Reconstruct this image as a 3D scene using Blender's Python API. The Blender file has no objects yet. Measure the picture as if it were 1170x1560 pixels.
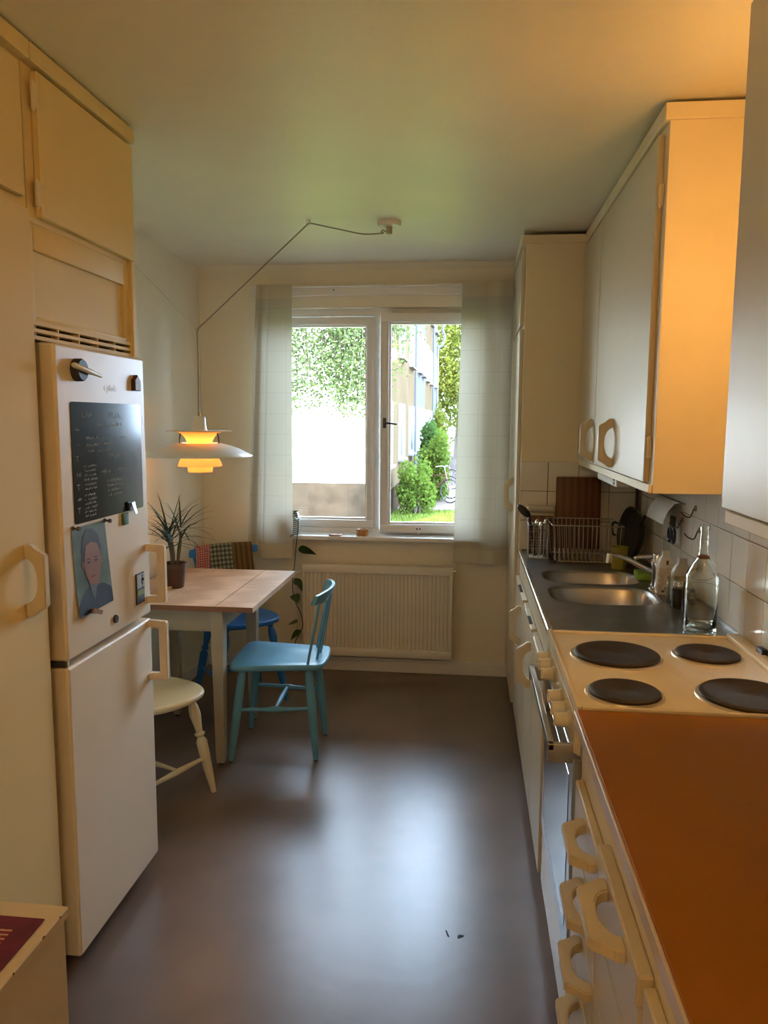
import bpy, bmesh, math, random
from mathutils import Vector, Matrix
random.seed(7)
PI = math.pi
scene = bpy.context.scene
COL = scene.collection

# ------------------------------------------------------------------ camera
F_PX, YAW, PITCH, ROLL, CAMZ = 1160.8, 0.1120, 0.12066, 0.00554, 1.55
fwd = Vector((-math.sin(YAW)*math.cos(PITCH), math.cos(YAW)*math.cos(PITCH), -math.sin(PITCH)))
rgt = Vector((math.cos(YAW), math.sin(YAW), 0)); upv = rgt.cross(fwd)
r2 = rgt*math.cos(ROLL) + upv*math.sin(ROLL); u2 = -rgt*math.sin(ROLL) + upv*math.cos(ROLL)
cam = bpy.data.cameras.new('camera'); camo = bpy.data.objects.new('camera', cam); COL.objects.link(camo)
camo.matrix_world = Matrix(((r2.x, u2.x, -fwd.x, 0), (r2.y, u2.y, -fwd.y, 0), (r2.z, u2.z, -fwd.z, CAMZ), (0, 0, 0, 1)))
cam.sensor_fit = 'VERTICAL'; cam.sensor_height = 36; cam.lens = 36*F_PX/1560
cam.clip_start = 0.05; cam.clip_end = 300
scene.camera = camo
# ------------------------------------------------------------------ light
SKY, SUN = 19.0, 24.0
w = bpy.data.worlds.new('sky'); scene.world = w; w.use_nodes = True
bg = w.node_tree.nodes['Background']; bg.inputs[0].default_value = (0.57, 0.77, 1.0, 1); bg.inputs[1].default_value = SKY
sl = bpy.data.lights.new('sun', 'SUN'); sl.energy = SUN; sl.angle = math.radians(3); sl.color = (1, .95, .85)
so = bpy.data.objects.new('sun', sl); COL.objects.link(so); so.rotation_euler = Vector((.28, .62, -.85)).to_track_quat('-Z', 'Y').to_euler()
pl = bpy.data.lights.new('window_portal', 'AREA'); pl.shape = 'RECTANGLE'; pl.size = 1.44; pl.size_y = 1.37
pl.cycles.is_portal = True
po = bpy.data.objects.new('window_portal', pl); COL.objects.link(po); po.location = (-.545, 4.87, 1.53); po.rotation_euler = (-PI/2, 0, 0)
vs = scene.view_settings
vs.view_transform = 'Standard'; vs.look = 'None'; vs.gamma = 1; vs.use_curve_mapping = False; vs.exposure = 0.75
STOVE_LAMP, PENDANT, CEILING_LAMP = 4.9, 1.9, 40.0

# ------------------------------------------------------------------ materials
MATS = {}
def M(name, col=(.8, .8, .8), rough=.5, metal=0, var=.05, vs_=6, bump=0, bs=80, spec=.5, trans=0, coat=0, emit=None, es=0, ior=1.45, sheen=0, stretch=None):
    if name in MATS: return MATS[name]
    m = bpy.data.materials.new(name); m.use_nodes = True; nt = m.node_tree; b = nt.nodes['Principled BSDF']
    b.inputs['Roughness'].default_value = rough; b.inputs['Metallic'].default_value = metal
    b.inputs['Specular IOR Level'].default_value = spec; b.inputs['Transmission Weight'].default_value = trans
    b.inputs['Coat Weight'].default_value = coat; b.inputs['Coat Roughness'].default_value = .12; b.inputs['IOR'].default_value = ior
    b.inputs['Sheen Weight'].default_value = sheen
    tc = nt.nodes.new('ShaderNodeTexCoord'); src = tc.outputs['Object']
    if stretch:
        mp = nt.nodes.new('ShaderNodeMapping'); mp.inputs['Scale'].default_value = stretch; nt.links.new(src, mp.inputs[0]); src = mp.outputs[0]
    n = nt.nodes.new('ShaderNodeTexNoise'); n.inputs['Scale'].default_value = vs_; n.inputs['Detail'].default_value = 5
    nt.links.new(src, n.inputs['Vector'])
    r = nt.nodes.new('ShaderNodeValToRGB')
    r.color_ramp.elements[0].position = .3; r.color_ramp.elements[1].position = .7
    r.color_ramp.elements[0].color = (*[c*(1-var) for c in col], 1); r.color_ramp.elements[1].color = (*[min(1, c*(1+var)) for c in col], 1)
    nt.links.new(n.outputs['Fac'], r.inputs[0]); nt.links.new(r.outputs[0], b.inputs['Base Color'])
    if bump:
        n2 = nt.nodes.new('ShaderNodeTexNoise'); n2.inputs['Scale'].default_value = bs; n2.inputs['Detail'].default_value = 3; nt.links.new(src, n2.inputs['Vector'])
        bp = nt.nodes.new('ShaderNodeBump'); bp.inputs['Strength'].default_value = bump; bp.inputs['Distance'].default_value = .004
        nt.links.new(n2.outputs['Fac'], bp.inputs['Height']); nt.links.new(bp.outputs[0], b.inputs['Normal'])
    if emit: b.inputs['Emission Color'].default_value = (*emit, 1); b.inputs['Emission Strength'].default_value = es
    MATS[name] = m; return m
def thin_glass(name, tint=(1, 1, 1), refl=.08):
    m = bpy.data.materials.new(name); m.use_nodes = True; nt = m.node_tree; nt.nodes.clear()
    o = nt.nodes.new('ShaderNodeOutputMaterial'); mx = nt.nodes.new('ShaderNodeMixShader'); t = nt.nodes.new('ShaderNodeBsdfTransparent'); g = nt.nodes.new('ShaderNodeBsdfGlossy')
    t.inputs[0].default_value = (*tint, 1); g.inputs['Roughness'].default_value = .02
    lw = nt.nodes.new('ShaderNodeFresnel'); lw.inputs[0].default_value = 1.45
    nt.links.new(lw.outputs[0], mx.inputs[0]); nt.links.new(t.outputs[0], mx.inputs[1]); nt.links.new(g.outputs[0], mx.inputs[2]); nt.links.new(mx.outputs[0], o.inputs[0])
    MATS[name] = m; return m
def translucent(name, col, tcol, mix=.5, grid=None, rough=.9, hem=None):
    m = bpy.data.materials.new(name); m.use_nodes = True; nt = m.node_tree; nt.nodes.clear(); L = nt.links.new
    o = nt.nodes.new('ShaderNodeOutputMaterial'); mx = nt.nodes.new('ShaderNodeMixShader'); d = nt.nodes.new('ShaderNodeBsdfDiffuse'); t = nt.nodes.new('ShaderNodeBsdfTranslucent')
    d.inputs[0].default_value = (*col, 1); t.inputs[0].default_value = (*tcol, 1); mx.inputs[0].default_value = mix
    L(d.outputs[0], mx.inputs[1]); L(t.outputs[0], mx.inputs[2]); L(mx.outputs[0], o.inputs[0])
    if grid:
        uv = nt.nodes.new('ShaderNodeUVMap'); sp = nt.nodes.new('ShaderNodeSeparateXYZ'); L(uv.outputs[0], sp.inputs[0])
        outs = []
        for ax, (per, wd) in zip((0, 1), grid):
            a = nt.nodes.new('ShaderNodeMath'); a.operation = 'DIVIDE'; a.inputs[1].default_value = per; L(sp.outputs[ax], a.inputs[0])
            f = nt.nodes.new('ShaderNodeMath'); f.operation = 'FRACT'; L(a.outputs[0], f.inputs[0])
            l = nt.nodes.new('ShaderNodeMath'); l.operation = 'LESS_THAN'; l.inputs[1].default_value = wd/per; L(f.outputs[0], l.inputs[0]); outs.append(l)
        mxm = nt.nodes.new('ShaderNodeMath'); mxm.operation = 'MAXIMUM'; L(outs[0].outputs[0], mxm.inputs[0]); L(outs[1].outputs[0], mxm.inputs[1])
        # weave slubs
        nz = nt.nodes.new('ShaderNodeTexNoise'); mp = nt.nodes.new('ShaderNodeMapping'); mp.inputs['Scale'].default_value = (140, 8, 1); L(uv.outputs[0], mp.inputs[0]); L(mp.outputs[0], nz.inputs['Vector']); nz.inputs['Scale'].default_value = 1
        for sh, c in ((d, col), (t, tcol)):
            rr = nt.nodes.new('ShaderNodeMix'); rr.data_type = 'RGBA'; rr.inputs[6].default_value = (*[x*.9 for x in c], 1); rr.inputs[7].default_value = (*c, 1); L(nz.outputs['Fac'], rr.inputs[0])
            q = nt.nodes.new('ShaderNodeMix'); q.data_type = 'RGBA'; q.inputs[7].default_value = (*[x*.8 for x in c], 1); L(rr.outputs[2], q.inputs[6]); L(mxm.outputs[0], q.inputs[0]); L(q.outputs[2], sh.inputs[0])
    MATS[name] = m; return m
def check_cloth(name, base, c1, px, py, c2=None):
    """woven check / stripe from UV: stripes of c1 across u (period px), c2 across v (period py)"""
    m = bpy.data.materials.new(name); m.use_nodes = True; nt = m.node_tree; L = nt.links.new; b = nt.nodes['Principled BSDF']; b.inputs['Roughness'].default_value = .95
    uv = nt.nodes.new('ShaderNodeUVMap'); sp = nt.nodes.new('ShaderNodeSeparateXYZ'); L(uv.outputs[0], sp.inputs[0]); prev = None
    for ax, per, c in ((0, px, c1), (1, py, c2 or c1)):
        if not per: continue
        a = nt.nodes.new('ShaderNodeMath'); a.operation = 'DIVIDE'; a.inputs[1].default_value = per; L(sp.outputs[ax], a.inputs[0])
        f = nt.nodes.new('ShaderNodeMath'); f.operation = 'FRACT'; L(a.outputs[0], f.inputs[0])
        l = nt.nodes.new('ShaderNodeMath'); l.operation = 'LESS_THAN'; l.inputs[1].default_value = .5; L(f.outputs[0], l.inputs[0])
        h = nt.nodes.new('ShaderNodeMath'); h.operation = 'MULTIPLY'; h.inputs[1].default_value = .62; L(l.outputs[0], h.inputs[0])
        q = nt.nodes.new('ShaderNodeMix'); q.data_type = 'RGBA'; q.inputs[7].default_value = (*c, 1); L(h.outputs[0], q.inputs[0])
        if prev: L(prev.outputs[2], q.inputs[6])
        else: q.inputs[6].default_value = (*base, 1)
        prev = q
    L(prev.outputs[2], b.inputs['Base Color']); MATS[name] = m; return m
def stripes(name, ca, cb, per, axis=2, rough=.5, duty=.5, coord='Object', warp=0):
    m = bpy.data.materials.new(name); m.use_nodes = True; nt = m.node_tree; L = nt.links.new; b = nt.nodes['Principled BSDF']; b.inputs['Roughness'].default_value = rough
    tc = nt.nodes.new('ShaderNodeTexCoord'); sp = nt.nodes.new('ShaderNodeSeparateXYZ'); L(tc.outputs[coord], sp.inputs[0]); src = sp.outputs[axis]
    if warp:
        nz = nt.nodes.new('ShaderNodeTexNoise'); nz.inputs['Scale'].default_value = 60; L(tc.outputs[coord], nz.inputs['Vector'])
        w_ = nt.nodes.new('ShaderNodeMath'); w_.operation = 'MULTIPLY_ADD'; w_.inputs[1].default_value = warp; L(nz.outputs['Fac'], w_.inputs[0]); L(src, w_.inputs[2]); src = w_.outputs[0]
    a = nt.nodes.new('ShaderNodeMath'); a.operation = 'DIVIDE'; a.inputs[1].default_value = per; L(src, a.inputs[0])
    f = nt.nodes.new('ShaderNodeMath'); f.operation = 'FRACT'; L(a.outputs[0], f.inputs[0])
    l = nt.nodes.new('ShaderNodeMath'); l.operation = 'LESS_THAN'; l.inputs[1].default_value = duty; L(f.outputs[0], l.inputs[0])
    q = nt.nodes.new('ShaderNodeMix'); q.data_type = 'RGBA'; q.inputs[6].default_value = (*ca, 1); q.inputs[7].default_value = (*cb, 1); L(l.outputs[0], q.inputs[0]); L(q.outputs[2], b.inputs['Base Color'])
    MATS[name] = m; return m
def wood(name, ca, cb, rough=.5, scale=(1, 1, 1), dist=6, ws=1.2):
    m = bpy.data.materials.new(name); m.use_nodes = True; nt = m.node_tree; L = nt.links.new; b = nt.nodes['Principled BSDF']; b.inputs['Roughness'].default_value = rough
    tc = nt.nodes.new('ShaderNodeTexCoord'); mp = nt.nodes.new('ShaderNodeMapping'); mp.inputs['Scale'].default_value = scale; L(tc.outputs['Object'], mp.inputs[0])
    wv = nt.nodes.new('ShaderNodeTexWave'); wv.inputs['Scale'].default_value = ws; wv.inputs['Distortion'].default_value = dist; wv.inputs['Detail'].default_value = 3; wv.inputs['Detail Scale'].default_value = 1.3; L(mp.outputs[0], wv.inputs['Vector'])
    r = nt.nodes.new('ShaderNodeValToRGB'); r.color_ramp.elements[0].color = (*ca, 1); r.color_ramp.elements[1].color = (*cb, 1); r.color_ramp.elements[0].position = .1; L(wv.outputs['Fac'], r.inputs[0]); L(r.outputs[0], b.inputs['Base Color'])
    MATS[name] = m; return m

WHITE = M('wall_paint', (.86, .79, .63), .85, var=.02, bump=.15, bs=120)
CEIL = M('ceiling_paint', (.84, .79, .64), .42, var=.03, vs_=3, bump=.25, bs=35, spec=.35)
CAB = M('cabinet_enamel', (.63, .55, .40), .34, var=.03, vs_=3, bump=.08, bs=9, spec=.24)
CABL = M('cupboard_satin_paint', (.77, .62, .32), .62, var=.03, vs_=3, spec=.25)
CABF = M('cabinet_frame_paint', (.80, .70, .50), .5, var=.03, spec=.3)
HAND = M('handle_enamel', (.68, .59, .42), .38, var=.03)
DARK = M('dark_gap', (.02, .018, .015), .8)
FRIDGE = M('fridge_enamel', (.80, .70, .55), .34, var=.01, spec=.35)
FRSEAL = M('fridge_seal_grey', (.45, .43, .40), .6)
TRIM = M('trim_gloss_paint', (.84, .82, .78), .4, var=.02)
WINP = M('window_white_paint', (.83, .82, .80), .35, var=.01)
STEEL = M('brushed_steel', (.36, .35, .33), .34, metal=1, var=.12, vs_=14, bump=.03, bs=200)
CHROME = M('chrome', (.75, .75, .75), .12, metal=1, var=.02)
BLACKP = M('black_plastic', (.018, .018, .02), .4)
IRON = M('cast_iron', (.035, .022, .016), .5, var=.15, vs_=20)
ENAM = M('stove_enamel', (.80, .70, .50), .22, var=.03, coat=.3)
KNOB = M('knob_cream', (.76, .70, .58), .4)
OVEN = M('oven_glass', (.05, .06, .08), .08, spec=.9, coat=1)
OVFR = M('oven_steel', (.55, .56, .58), .28, metal=.9)
ORANGE = M('worktop_laminate', (.34, .125, .004), .5, var=.06, vs_=4, spec=.2)
TILE = M('tile_glaze', (.74, .69, .60), .12, var=.03, vs_=5, spec=.6)
GROUT = M('grout', (.16, .13, .10), .9)
GLASS = thin_glass('window_glass')
CGLASS = M('clear_glass', (.92, .96, .93), .03, trans=1, var=.0)
WGLASS = thin_glass('bottle_glass', (.86, .90, .86))
WHITEPL = M('white_plastic', (.72, .70, .64), .35)
GREENPL = M('green_plastic', (.28, .42, .05), .5)
BLACKMAG = M('magnet_black', (.03, .03, .03), .5)

# ------------------------------------------------------------------ mesh helpers
def box(bm, x0, x1, y0, y1, z0, z1, bev=0, seg=2):
    vs_ = [bm.verts.new(p) for p in ((x0, y0, z0), (x1, y0, z0), (x1, y1, z0), (x0, y1, z0), (x0, y0, z1), (x1, y0, z1), (x1, y1, z1), (x0, y1, z1))]
    fs = [bm.faces.new([vs_[i] for i in f]) for f in ((3, 2, 1, 0), (4, 5, 6, 7), (0, 1, 5, 4), (1, 2, 6, 5), (2, 3, 7, 6), (3, 0, 4, 7))]
    if bev:
        es = list({e for f in fs for e in f.edges})
        bmesh.ops.bevel(bm, geom=es, offset=bev, segments=seg, profile=.5, affect='EDGES')
    return bm
def frame_of(d):
    d = d.normalized(); a = Vector((0, 0, 1)) if abs(d.z) < .9 else Vector((1, 0, 0))
    u = d.cross(a).normalized(); return u, d.cross(u)
def rings(bm, rs, cap=True, closed=False):
    n = len(rs[0])
    for i in range(len(rs)-(0 if closed else 1)):
        a, b = rs[i], rs[(i+1) % len(rs)]
        for j in range(n): bm.faces.new((a[j], a[(j+1) % n], b[(j+1) % n], b[j]))
    if cap and not closed: bm.faces.new(rs[0][::-1]); bm.faces.new(rs[-1])
def turn(bm, p0, p1, prof, seg=12, cap=True):
    """lathe along p0->p1; prof = [(t, r)]"""
    p0, p1 = Vector(p0), Vector(p1); u, v = frame_of(p1-p0); rs = []
    for t, r in prof:
        c = p0.lerp(p1, t); rs.append([bm.verts.new(c + (u*math.cos(a)+v*math.sin(a))*max(r, 1e-4)) for a in [2*PI*k/seg for k in range(seg)]])
    rings(bm, rs, cap); return bm
def cyl(bm, p0, p1, r0, r1=None, seg=12): return turn(bm, p0, p1, [(0, r0), (1, r1 if r1 is not None else r0)], seg)
def lathe(bm, c, prof, seg=24, cap=True):
    """prof [(r,z)] about vertical axis at c"""
    rs = [[bm.verts.new((c[0]+max(r, 1e-4)*math.cos(a), c[1]+max(r, 1e-4)*math.sin(a), c[2]+z)) for a in [2*PI*k/seg for k in range(seg)]] for r, z in prof]
    rings(bm, rs, cap); return bm
def tube(bm, pts, r, seg=8, closed=False):
    pts = [Vector(p) for p in pts]; n = len(pts); rs = []; pu = None
    for i, p in enumerate(pts):
        if closed: d = pts[(i+1) % n]-pts[i-1]
        else: d = pts[min(i+1, n-1)]-pts[max(i-1, 0)]
        d.normalize()
        if pu is None: u, v = frame_of(d)
        else: u = (pu - d*pu.dot(d)).normalized(); v = d.cross(u)
        pu = u; rr = r[i] if isinstance(r, (list, tuple)) else r
        rs.append([bm.verts.new(p + (u*math.cos(a)+v*math.sin(a))*rr) for a in [2*PI*k/seg for k in range(seg)]])
    rings(bm, rs, True, closed); return bm
def prism(bm, pts, vec):
    """extrude planar polygon pts (3d) by vec"""
    vec = Vector(vec); a = [bm.verts.new(p) for p in pts]; b = [bm.verts.new(Vector(p)+vec) for p in pts]; n = len(a)
    bm.faces.new(a[::-1]); bm.faces.new(b)
    for i in range(n): bm.faces.new((a[i], a[(i+1) % n], b[(i+1) % n], b[i]))
    return bm
def strip_prism(bm, outer, inner, vec, closed=False):
    """band between two equally long polylines, extruded by vec"""
    vec = Vector(vec); n = len(outer); A = [[bm.verts.new(Vector(p)+k) for p in L] for L in (outer, inner) for k in (Vector(), vec)]
    o0, o1, i0, i1 = A
    for j in range(n if closed else n-1):
        k = (j+1) % n
        for q in ((o0[j], o0[k], i0[k], i0[j]), (o1[j], i1[j], i1[k], o1[k]), (o0[j], o1[j], o1[k], o0[k]), (i0[j], i0[k], i1[k], i1[j])): bm.faces.new(q)
    if not closed: bm.faces.new((o0[0], i0[0], i1[0], o1[0])); bm.faces.new((o0[-1], o1[-1], i1[-1], i0[-1]))
    return bm
def catmull(P, n=8):
    P = [Vector(p) for p in P]; out = []; Q = [P[0]*2-P[1]]+P+[P[-1]*2-P[-2]]
    for i in range(1, len(Q)-2):
        for k in range(n):
            t = k/n; a, b, c, d = Q[i-1:i+3]
            out.append(.5*((2*b)+(c-a)*t+(2*a-5*b+4*c-d)*t*t+(3*b-a-3*c+d)*t**3))
    out.append(P[-1]); return out
def link(name, me, mat, parent=None):
    o = bpy.data.objects.new(name, me); COL.objects.link(o)
    if mat and not me.materials: me.materials.append(mat)
    if parent: o.parent = parent
    return o
def obj(name, bm, mat, parent=None, loc=None, smooth=True, ang=40, world=True):
    """mesh object; vertices given in world space are moved into the frame of the top-level thing"""
    bmesh.ops.recalc_face_normals(bm, faces=bm.faces)
    off = Vector()
    p = parent
    if world and p:
        while p.parent: p = p.parent
        off = p.location.copy()
        q = parent
        if q.parent: off = p.location + q.location
    if not parent and loc is not None: off = Vector(loc)
    if off.length: bmesh.ops.translate(bm, verts=bm.verts, vec=-off)
    me = bpy.data.meshes.new(name); bm.to_mesh(me); bm.free()
    if smooth:
        me.shade_smooth(); me.set_sharp_from_angle(angle=math.radians(ang))
    o = link(name, me, mat, parent)
    if not parent and loc is not None: o.location = loc
    return o
def B(): return bmesh.new()
def tag(o, label=None, cat=None, group=None, kind=None):
    if label: o['label'] = label
    if cat: o['category'] = cat
    if group: o['group'] = group
    if kind: o['kind'] = kind
    return o
def thing(name, label, cat, loc=(0, 0, 0), rz=0, group=None):
    o = bpy.data.objects.new(name, None); COL.objects.link(o); o.location = loc; o.rotation_euler = (0, 0, rz); o.empty_display_size = .1
    return tag(o, label, cat, group)
def struct(name, bm, mat, label=None, cat=None): return tag(obj(name, bm, mat, smooth=False), label or name.replace('_', ' ')+' of the kitchen', cat or name.split('_')[0], kind='structure')
def bx(name, parent, mat, *a, bev=.002): return obj(name, box(B(), *a, bev=bev, seg=1 if bev < .004 else 2), mat, parent, ang=8)
def weighted(o): o.data.set_sharp_from_angle(angle=math.radians(60)); m = o.modifiers.new('normals', 'WEIGHTED_NORMAL'); m.keep_sharp = True; return o
def copy_tree(o, parent=None):
    c = o.copy(); COL.objects.link(c); c.parent = parent
    for ch in [k for k in o.children]: copy_tree(ch, c)
    return c

def handle_mesh(L=.18, D=.052, T=.022):
    """D-shaped pull: length along Z, sticking out along -X, thickness along Y; base in the plane x=0"""
    half_o = [(.090, 0), (.090, .017), (.083, .022), (.075, .033), (.069, .043), (.0635, D)]
    half_i = [(.056, 0), (.054, .008), (.048, .016), (.038, .023), (.022, .0285), (.008, .030)]
    o = half_o + [(-u, v) for u, v in half_o[::-1]]; i = half_i + [(-u, v) for u, v in half_i[::-1]]
    bm = strip_prism(B(), [(-v, -T/2, u) for u, v in o], [(-v, -T/2, u) for u, v in i], (0, T, 0))
    bmesh.ops.recalc_face_normals(bm, faces=bm.faces)
    es = [e for e in bm.edges if len(e.link_faces) == 2 and e.calc_face_angle(0) > .9]
    bmesh.ops.bevel(bm, geom=es, offset=.003, segments=2, affect='EDGES')
    me = bpy.data.meshes.new('handle'); bm.to_mesh(me); bm.free(); me.shade_smooth(); me.set_sharp_from_angle(angle=math.radians(35)); me.materials.append(HAND); return me
HANDLE = handle_mesh()
def top_of(o):
    off = Vector(); 
    while o: off += o.location; o = o.parent
    return off
def handle(parent, x, y, z, horiz=False, side=-1, s=1):
    o = link('handle', HANDLE, HAND, parent); o.location = Vector((x, y, z)) - top_of(parent)
    o.rotation_euler = (PI/2 if horiz else 0, 0, 0) if side < 0 else (0, 0, PI)
    o.scale = (s, s, s); return o
HINGE = None
def hinge(parent, x, y, z, L=.06):
    global HINGE
    if HINGE is None:
        bm = B(); cyl(bm, (0, 0, -L/2), (0, 0, L/2), .006, seg=10); turn(bm, (0, 0, -L/2-.006), (0, 0, -L/2), [(0, .002), (1, .005)], 8); turn(bm, (0, 0, L/2), (0, 0, L/2+.006), [(0, .005), (1, .002)], 8)
        box(bm, .002, .006, -.012, .012, -L/2, L/2)
        bmesh.ops.recalc_face_normals(bm, faces=bm.faces); HINGE = bpy.data.meshes.new('hinge'); bm.to_mesh(HINGE); bm.free(); HINGE.materials.append(CABF)
    o = link('hinge', HINGE, None, parent); o.location = Vector((x, y, z)) - top_of(parent); return o

# ------------------------------------------------------------------ room shell
XL, XR, YB, YF, ZC = -1.64, .828, 4.55, -1.1, 2.45
FLOOR = M('linoleum', (.175, .125, .100), .30, var=.22, vs_=2.6, bump=.10, bs=22, spec=.55)
struct('floor', box(B(), XL-.2, XR+.2, YF-.1, YB+.3, -.2, 0), FLOOR, 'grey-brown marbled linoleum floor of the kitchen')
for i, (x, y, a, s) in enumerate(((-.016, 2.12, .4, .012), (-.063, 2.125, 1.2, .010))):  # two nicks in the lino, below
    pass
struct('ceiling', box(B(), XL-.2, XR+.2, YF-.1, YB+.3, ZC, ZC+.15), CEIL, 'white painted kitchen ceiling')
struct('wall_left', box(B(), XL-.2, XL, YF-.1, YB+.3, 0, ZC), WHITE)
wall_r = struct('wall_right', box(B(), XR, XR+.2, YF-.1, YB+.3, 0, ZC), WHITE, 'right kitchen wall with tiled splashback')
struct('wall_front', box(B(), XL, XR, YF-.1, YF, 0, ZC), WHITE, 'plain wall at the end behind the chest')
WX0, WX1, WZ0, WZ1 = -1.27, .17, .835, 2.205
bm = B()
for a in ((XL, WX0, 0, ZC), (WX1, XR, 0, ZC), (WX0, WX1, 0, WZ0), (WX0, WX1, WZ1, ZC)): box(bm, a[0], a[1], YB, YB+.3, a[2], a[3])
struct('wall_back', bm, WHITE, 'window wall of the kitchen')
bm = B(); prism(bm, [(XL, YB, ZC-.035), (XL, YB-.012, ZC-.02), (XL, YB-.028, ZC), (XL, YB, ZC)], (.25-XL, 0, 0)); struct('trim_1', bm, CEIL, 'small cove moulding where window wall meets ceiling', 'moulding')
bm = B(); box(bm, XL+.016, .25, YB-.016, YB, 0, .07, .003); box(bm, XL+.016, .25, YB-.011, YB, .07, .085, .002); struct('baseboard_back', bm, TRIM, 'white baseboard under the radiator')
bm = B(); box(bm, XL, XL+.016, 2.45, YB, 0, .07, .003); box(bm, XL, XL+.011, 2.45, YB, .07, .085, .002); struct('baseboard_left', bm, TRIM, 'white baseboard along the wall behind the table')

# splashback tiles on the right wall
tg = bx('grout_bed', wall_r, GROUT, XR-.003, XR, .3, 3.84, .90, 1.345, bev=0)
def tile_mesh(w, h, axis):
    bm = box(B(), -.006, 0, 0, w, 0, h, .0018) if axis == 'x' else box(B(), 0, w, -.006, 0, 0, h, .0018)
    me = bpy.data.meshes.new('tile'); bm.to_mesh(me); bm.free(); me.shade_smooth(); me.set_sharp_from_angle(angle=math.radians(8)); me.materials.append(TILE); return me
TM = tile_mesh(.1395, .1455, 'x')
for r_ in range(3):
    for c in range(17):
        y = 1.473 + .142*c
        if y+.1395 > 3.845: continue
        o = link('tile', TM, None, wall_r); o.location = (XR-.002, y, .9065+.148*r_); o.rotation_euler = (0, random.uniform(-.002, .002), random.uniform(-.003, .003))

# ------------------------------------------------------------------ window
win = tag(thing('window_1', 'white two-sash kitchen window with right sash ajar', 'window', (-.545, 4.6, WZ0)), kind='structure')
FY0, FY1 = 4.615, 4.69
bm = B(); box(bm, WX0, WX1, FY0, FY1, WZ0, .885, .003); box(bm, WX0, WX1, FY0, FY1, 2.165, WZ1, .003); box(bm, WX0, WX0+.04, FY0, FY1, .885, 2.165, .003); box(bm, WX1-.04, WX1, FY0, FY1, .885, 2.165, .003)
box(bm, -.583, -.538, FY0, FY1, .885, 2.165, .003)
obj('window_frame', bm, WINP, win)
def sash(name, x0, x1, z0, z1, y0, y1, wd, par):
    bm = B()
    box(bm, x0, x1, y0, y1, z0, z0+wd, .003); box(bm, x0, x1, y0, y1, z1-wd, z1, .003); box(bm, x0, x0+wd, y0, y1, z0+wd, z1-wd, .003); box(bm, x1-wd, x1, y0, y1, z0+wd, z1-wd, .003)
    b = .012  # inner glazing step
    X0, X1, Z0, Z1 = x0+wd, x1-wd, z0+wd, z1-wd; ym = (y0+y1)/2
    for a in ((X0, X1, Z0, Z0+b), (X0, X1, Z1-b, Z1), (X0, X0+b, Z0+b, Z1-b), (X1-b, X1, Z0+b, Z1-b)): box(bm, a[0], a[1], ym, y1-.004, a[2], a[3])
    s = obj(name, bm, WINP, par)
    obj('pane', box(B(), X0+.004, X1-.004, ym+.006, ym+.010, Z0+.004, Z1-.004), GLASS, s)
    return s
sash('sash', -1.232, -.584, .888, 2.16, FY0-.002, FY1-.02, .045, win)
# opened sash: built closed round its hinge, then swung inwards
hx, hy = .128, FY0-.004
s = bpy.data.objects.new('tmp', None)
def sash2():
    x0, x1, z0, z1 = -.668, 0, .868, 2.172
    bm = B(); wd = .05; y0, y1 = -.012, .045
    box(bm, x0, x1, y0, y1, z0, z0+wd, .003); box(bm, x0, x1, y0, y1, z1-wd, z1, .003); box(bm, x0, x0+wd, y0, y1, z0+wd, z1-wd, .003); box(bm, x1-wd, x1, y0, y1, z0+wd, z1-wd, .003)
    X0, X1, Z0, Z1 = x0+wd, x1-wd, z0+wd, z1-wd; b = .012
    for a in ((X0, X1, Z0, Z0+b), (X0, X1, Z1-b, Z1), (X0, X0+b, Z0+b, Z1-b), (X1-b, X1, Z0+b, Z1-b)): box(bm, a[0], a[1], .012, .04, a[2], a[3])
    so_ = obj('opened_sash', bm, WINP, win, world=False)
    so_.location = Vector((hx, hy, 0))-win.location; so_.rotation_euler = (0, 0, math.radians(4.0))
    obj('pane', box(B(), X0+.004, X1-.004, .022, .026, Z0+.004, Z1-.004), GLASS, so_, world=False)
    bm = B(); box(bm, x0+.016, x0+.036, -.02, -.012, 1.50, 1.56, .002); cyl(bm, (x0+.026, -.012, 1.53), (x0+.026, -.04, 1.53), .006); tube(bm, [(x0+.026, -.037, 1.53), (x0+.06, -.04, 1.528), (x0+.10, -.038, 1.524)], .006)
    obj('window_handle', bm, M('handle_grey', (.10, .10, .10), .35, metal=.6), so_, world=False)
    bm = B(); prism(bm, [(x0+.22, -.012, .874), (x0+.25, -.012, .874), (x0+.258, -.012, .888), (x0+.256, -.012, .908), (x0+.214, -.012, .908), (x0+.212, -.012, .888)], (0, -.012, 0))
    box(bm, x0+.226, x0+.244, -.02, -.012, .857, .874, .002)
    ct = obj('sash_catch', bm, WINP, so_, world=False)
    for dx in (-.009, .009): obj('screw', cyl(B(), (x0+.235+dx, -.0235, .894), (x0+.235+dx, -.0255, .894), .005), BLACKP, so_, world=False)
sash2(); bpy.data.objects.remove(s)
tag(obj('window_sill', box(B(), -1.29, .19, 4.462, FY0, .828, .853, .005), TRIM), 'white painted window sill board', 'window sill', kind='structure')
# curtain rail board over the window
cr = thing('curtain_rail', 'white curtain rail board fixed above the window', 'curtain rail', (-.545, 4.53, 2.28))
bx('board', cr, TRIM, -1.30, .222, 4.515, 4.55, 2.27, 2.325)
bm = B(); cyl(bm, (-1.31, 4.497, 2.318), (.222, 4.497, 2.318), .006); obj('rod', bm, TRIM, cr)
obj('screw', cyl(B(), (-.81, 4.516, 2.30), (-.81, 4.512, 2.30), .004), DARK, cr)

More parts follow.
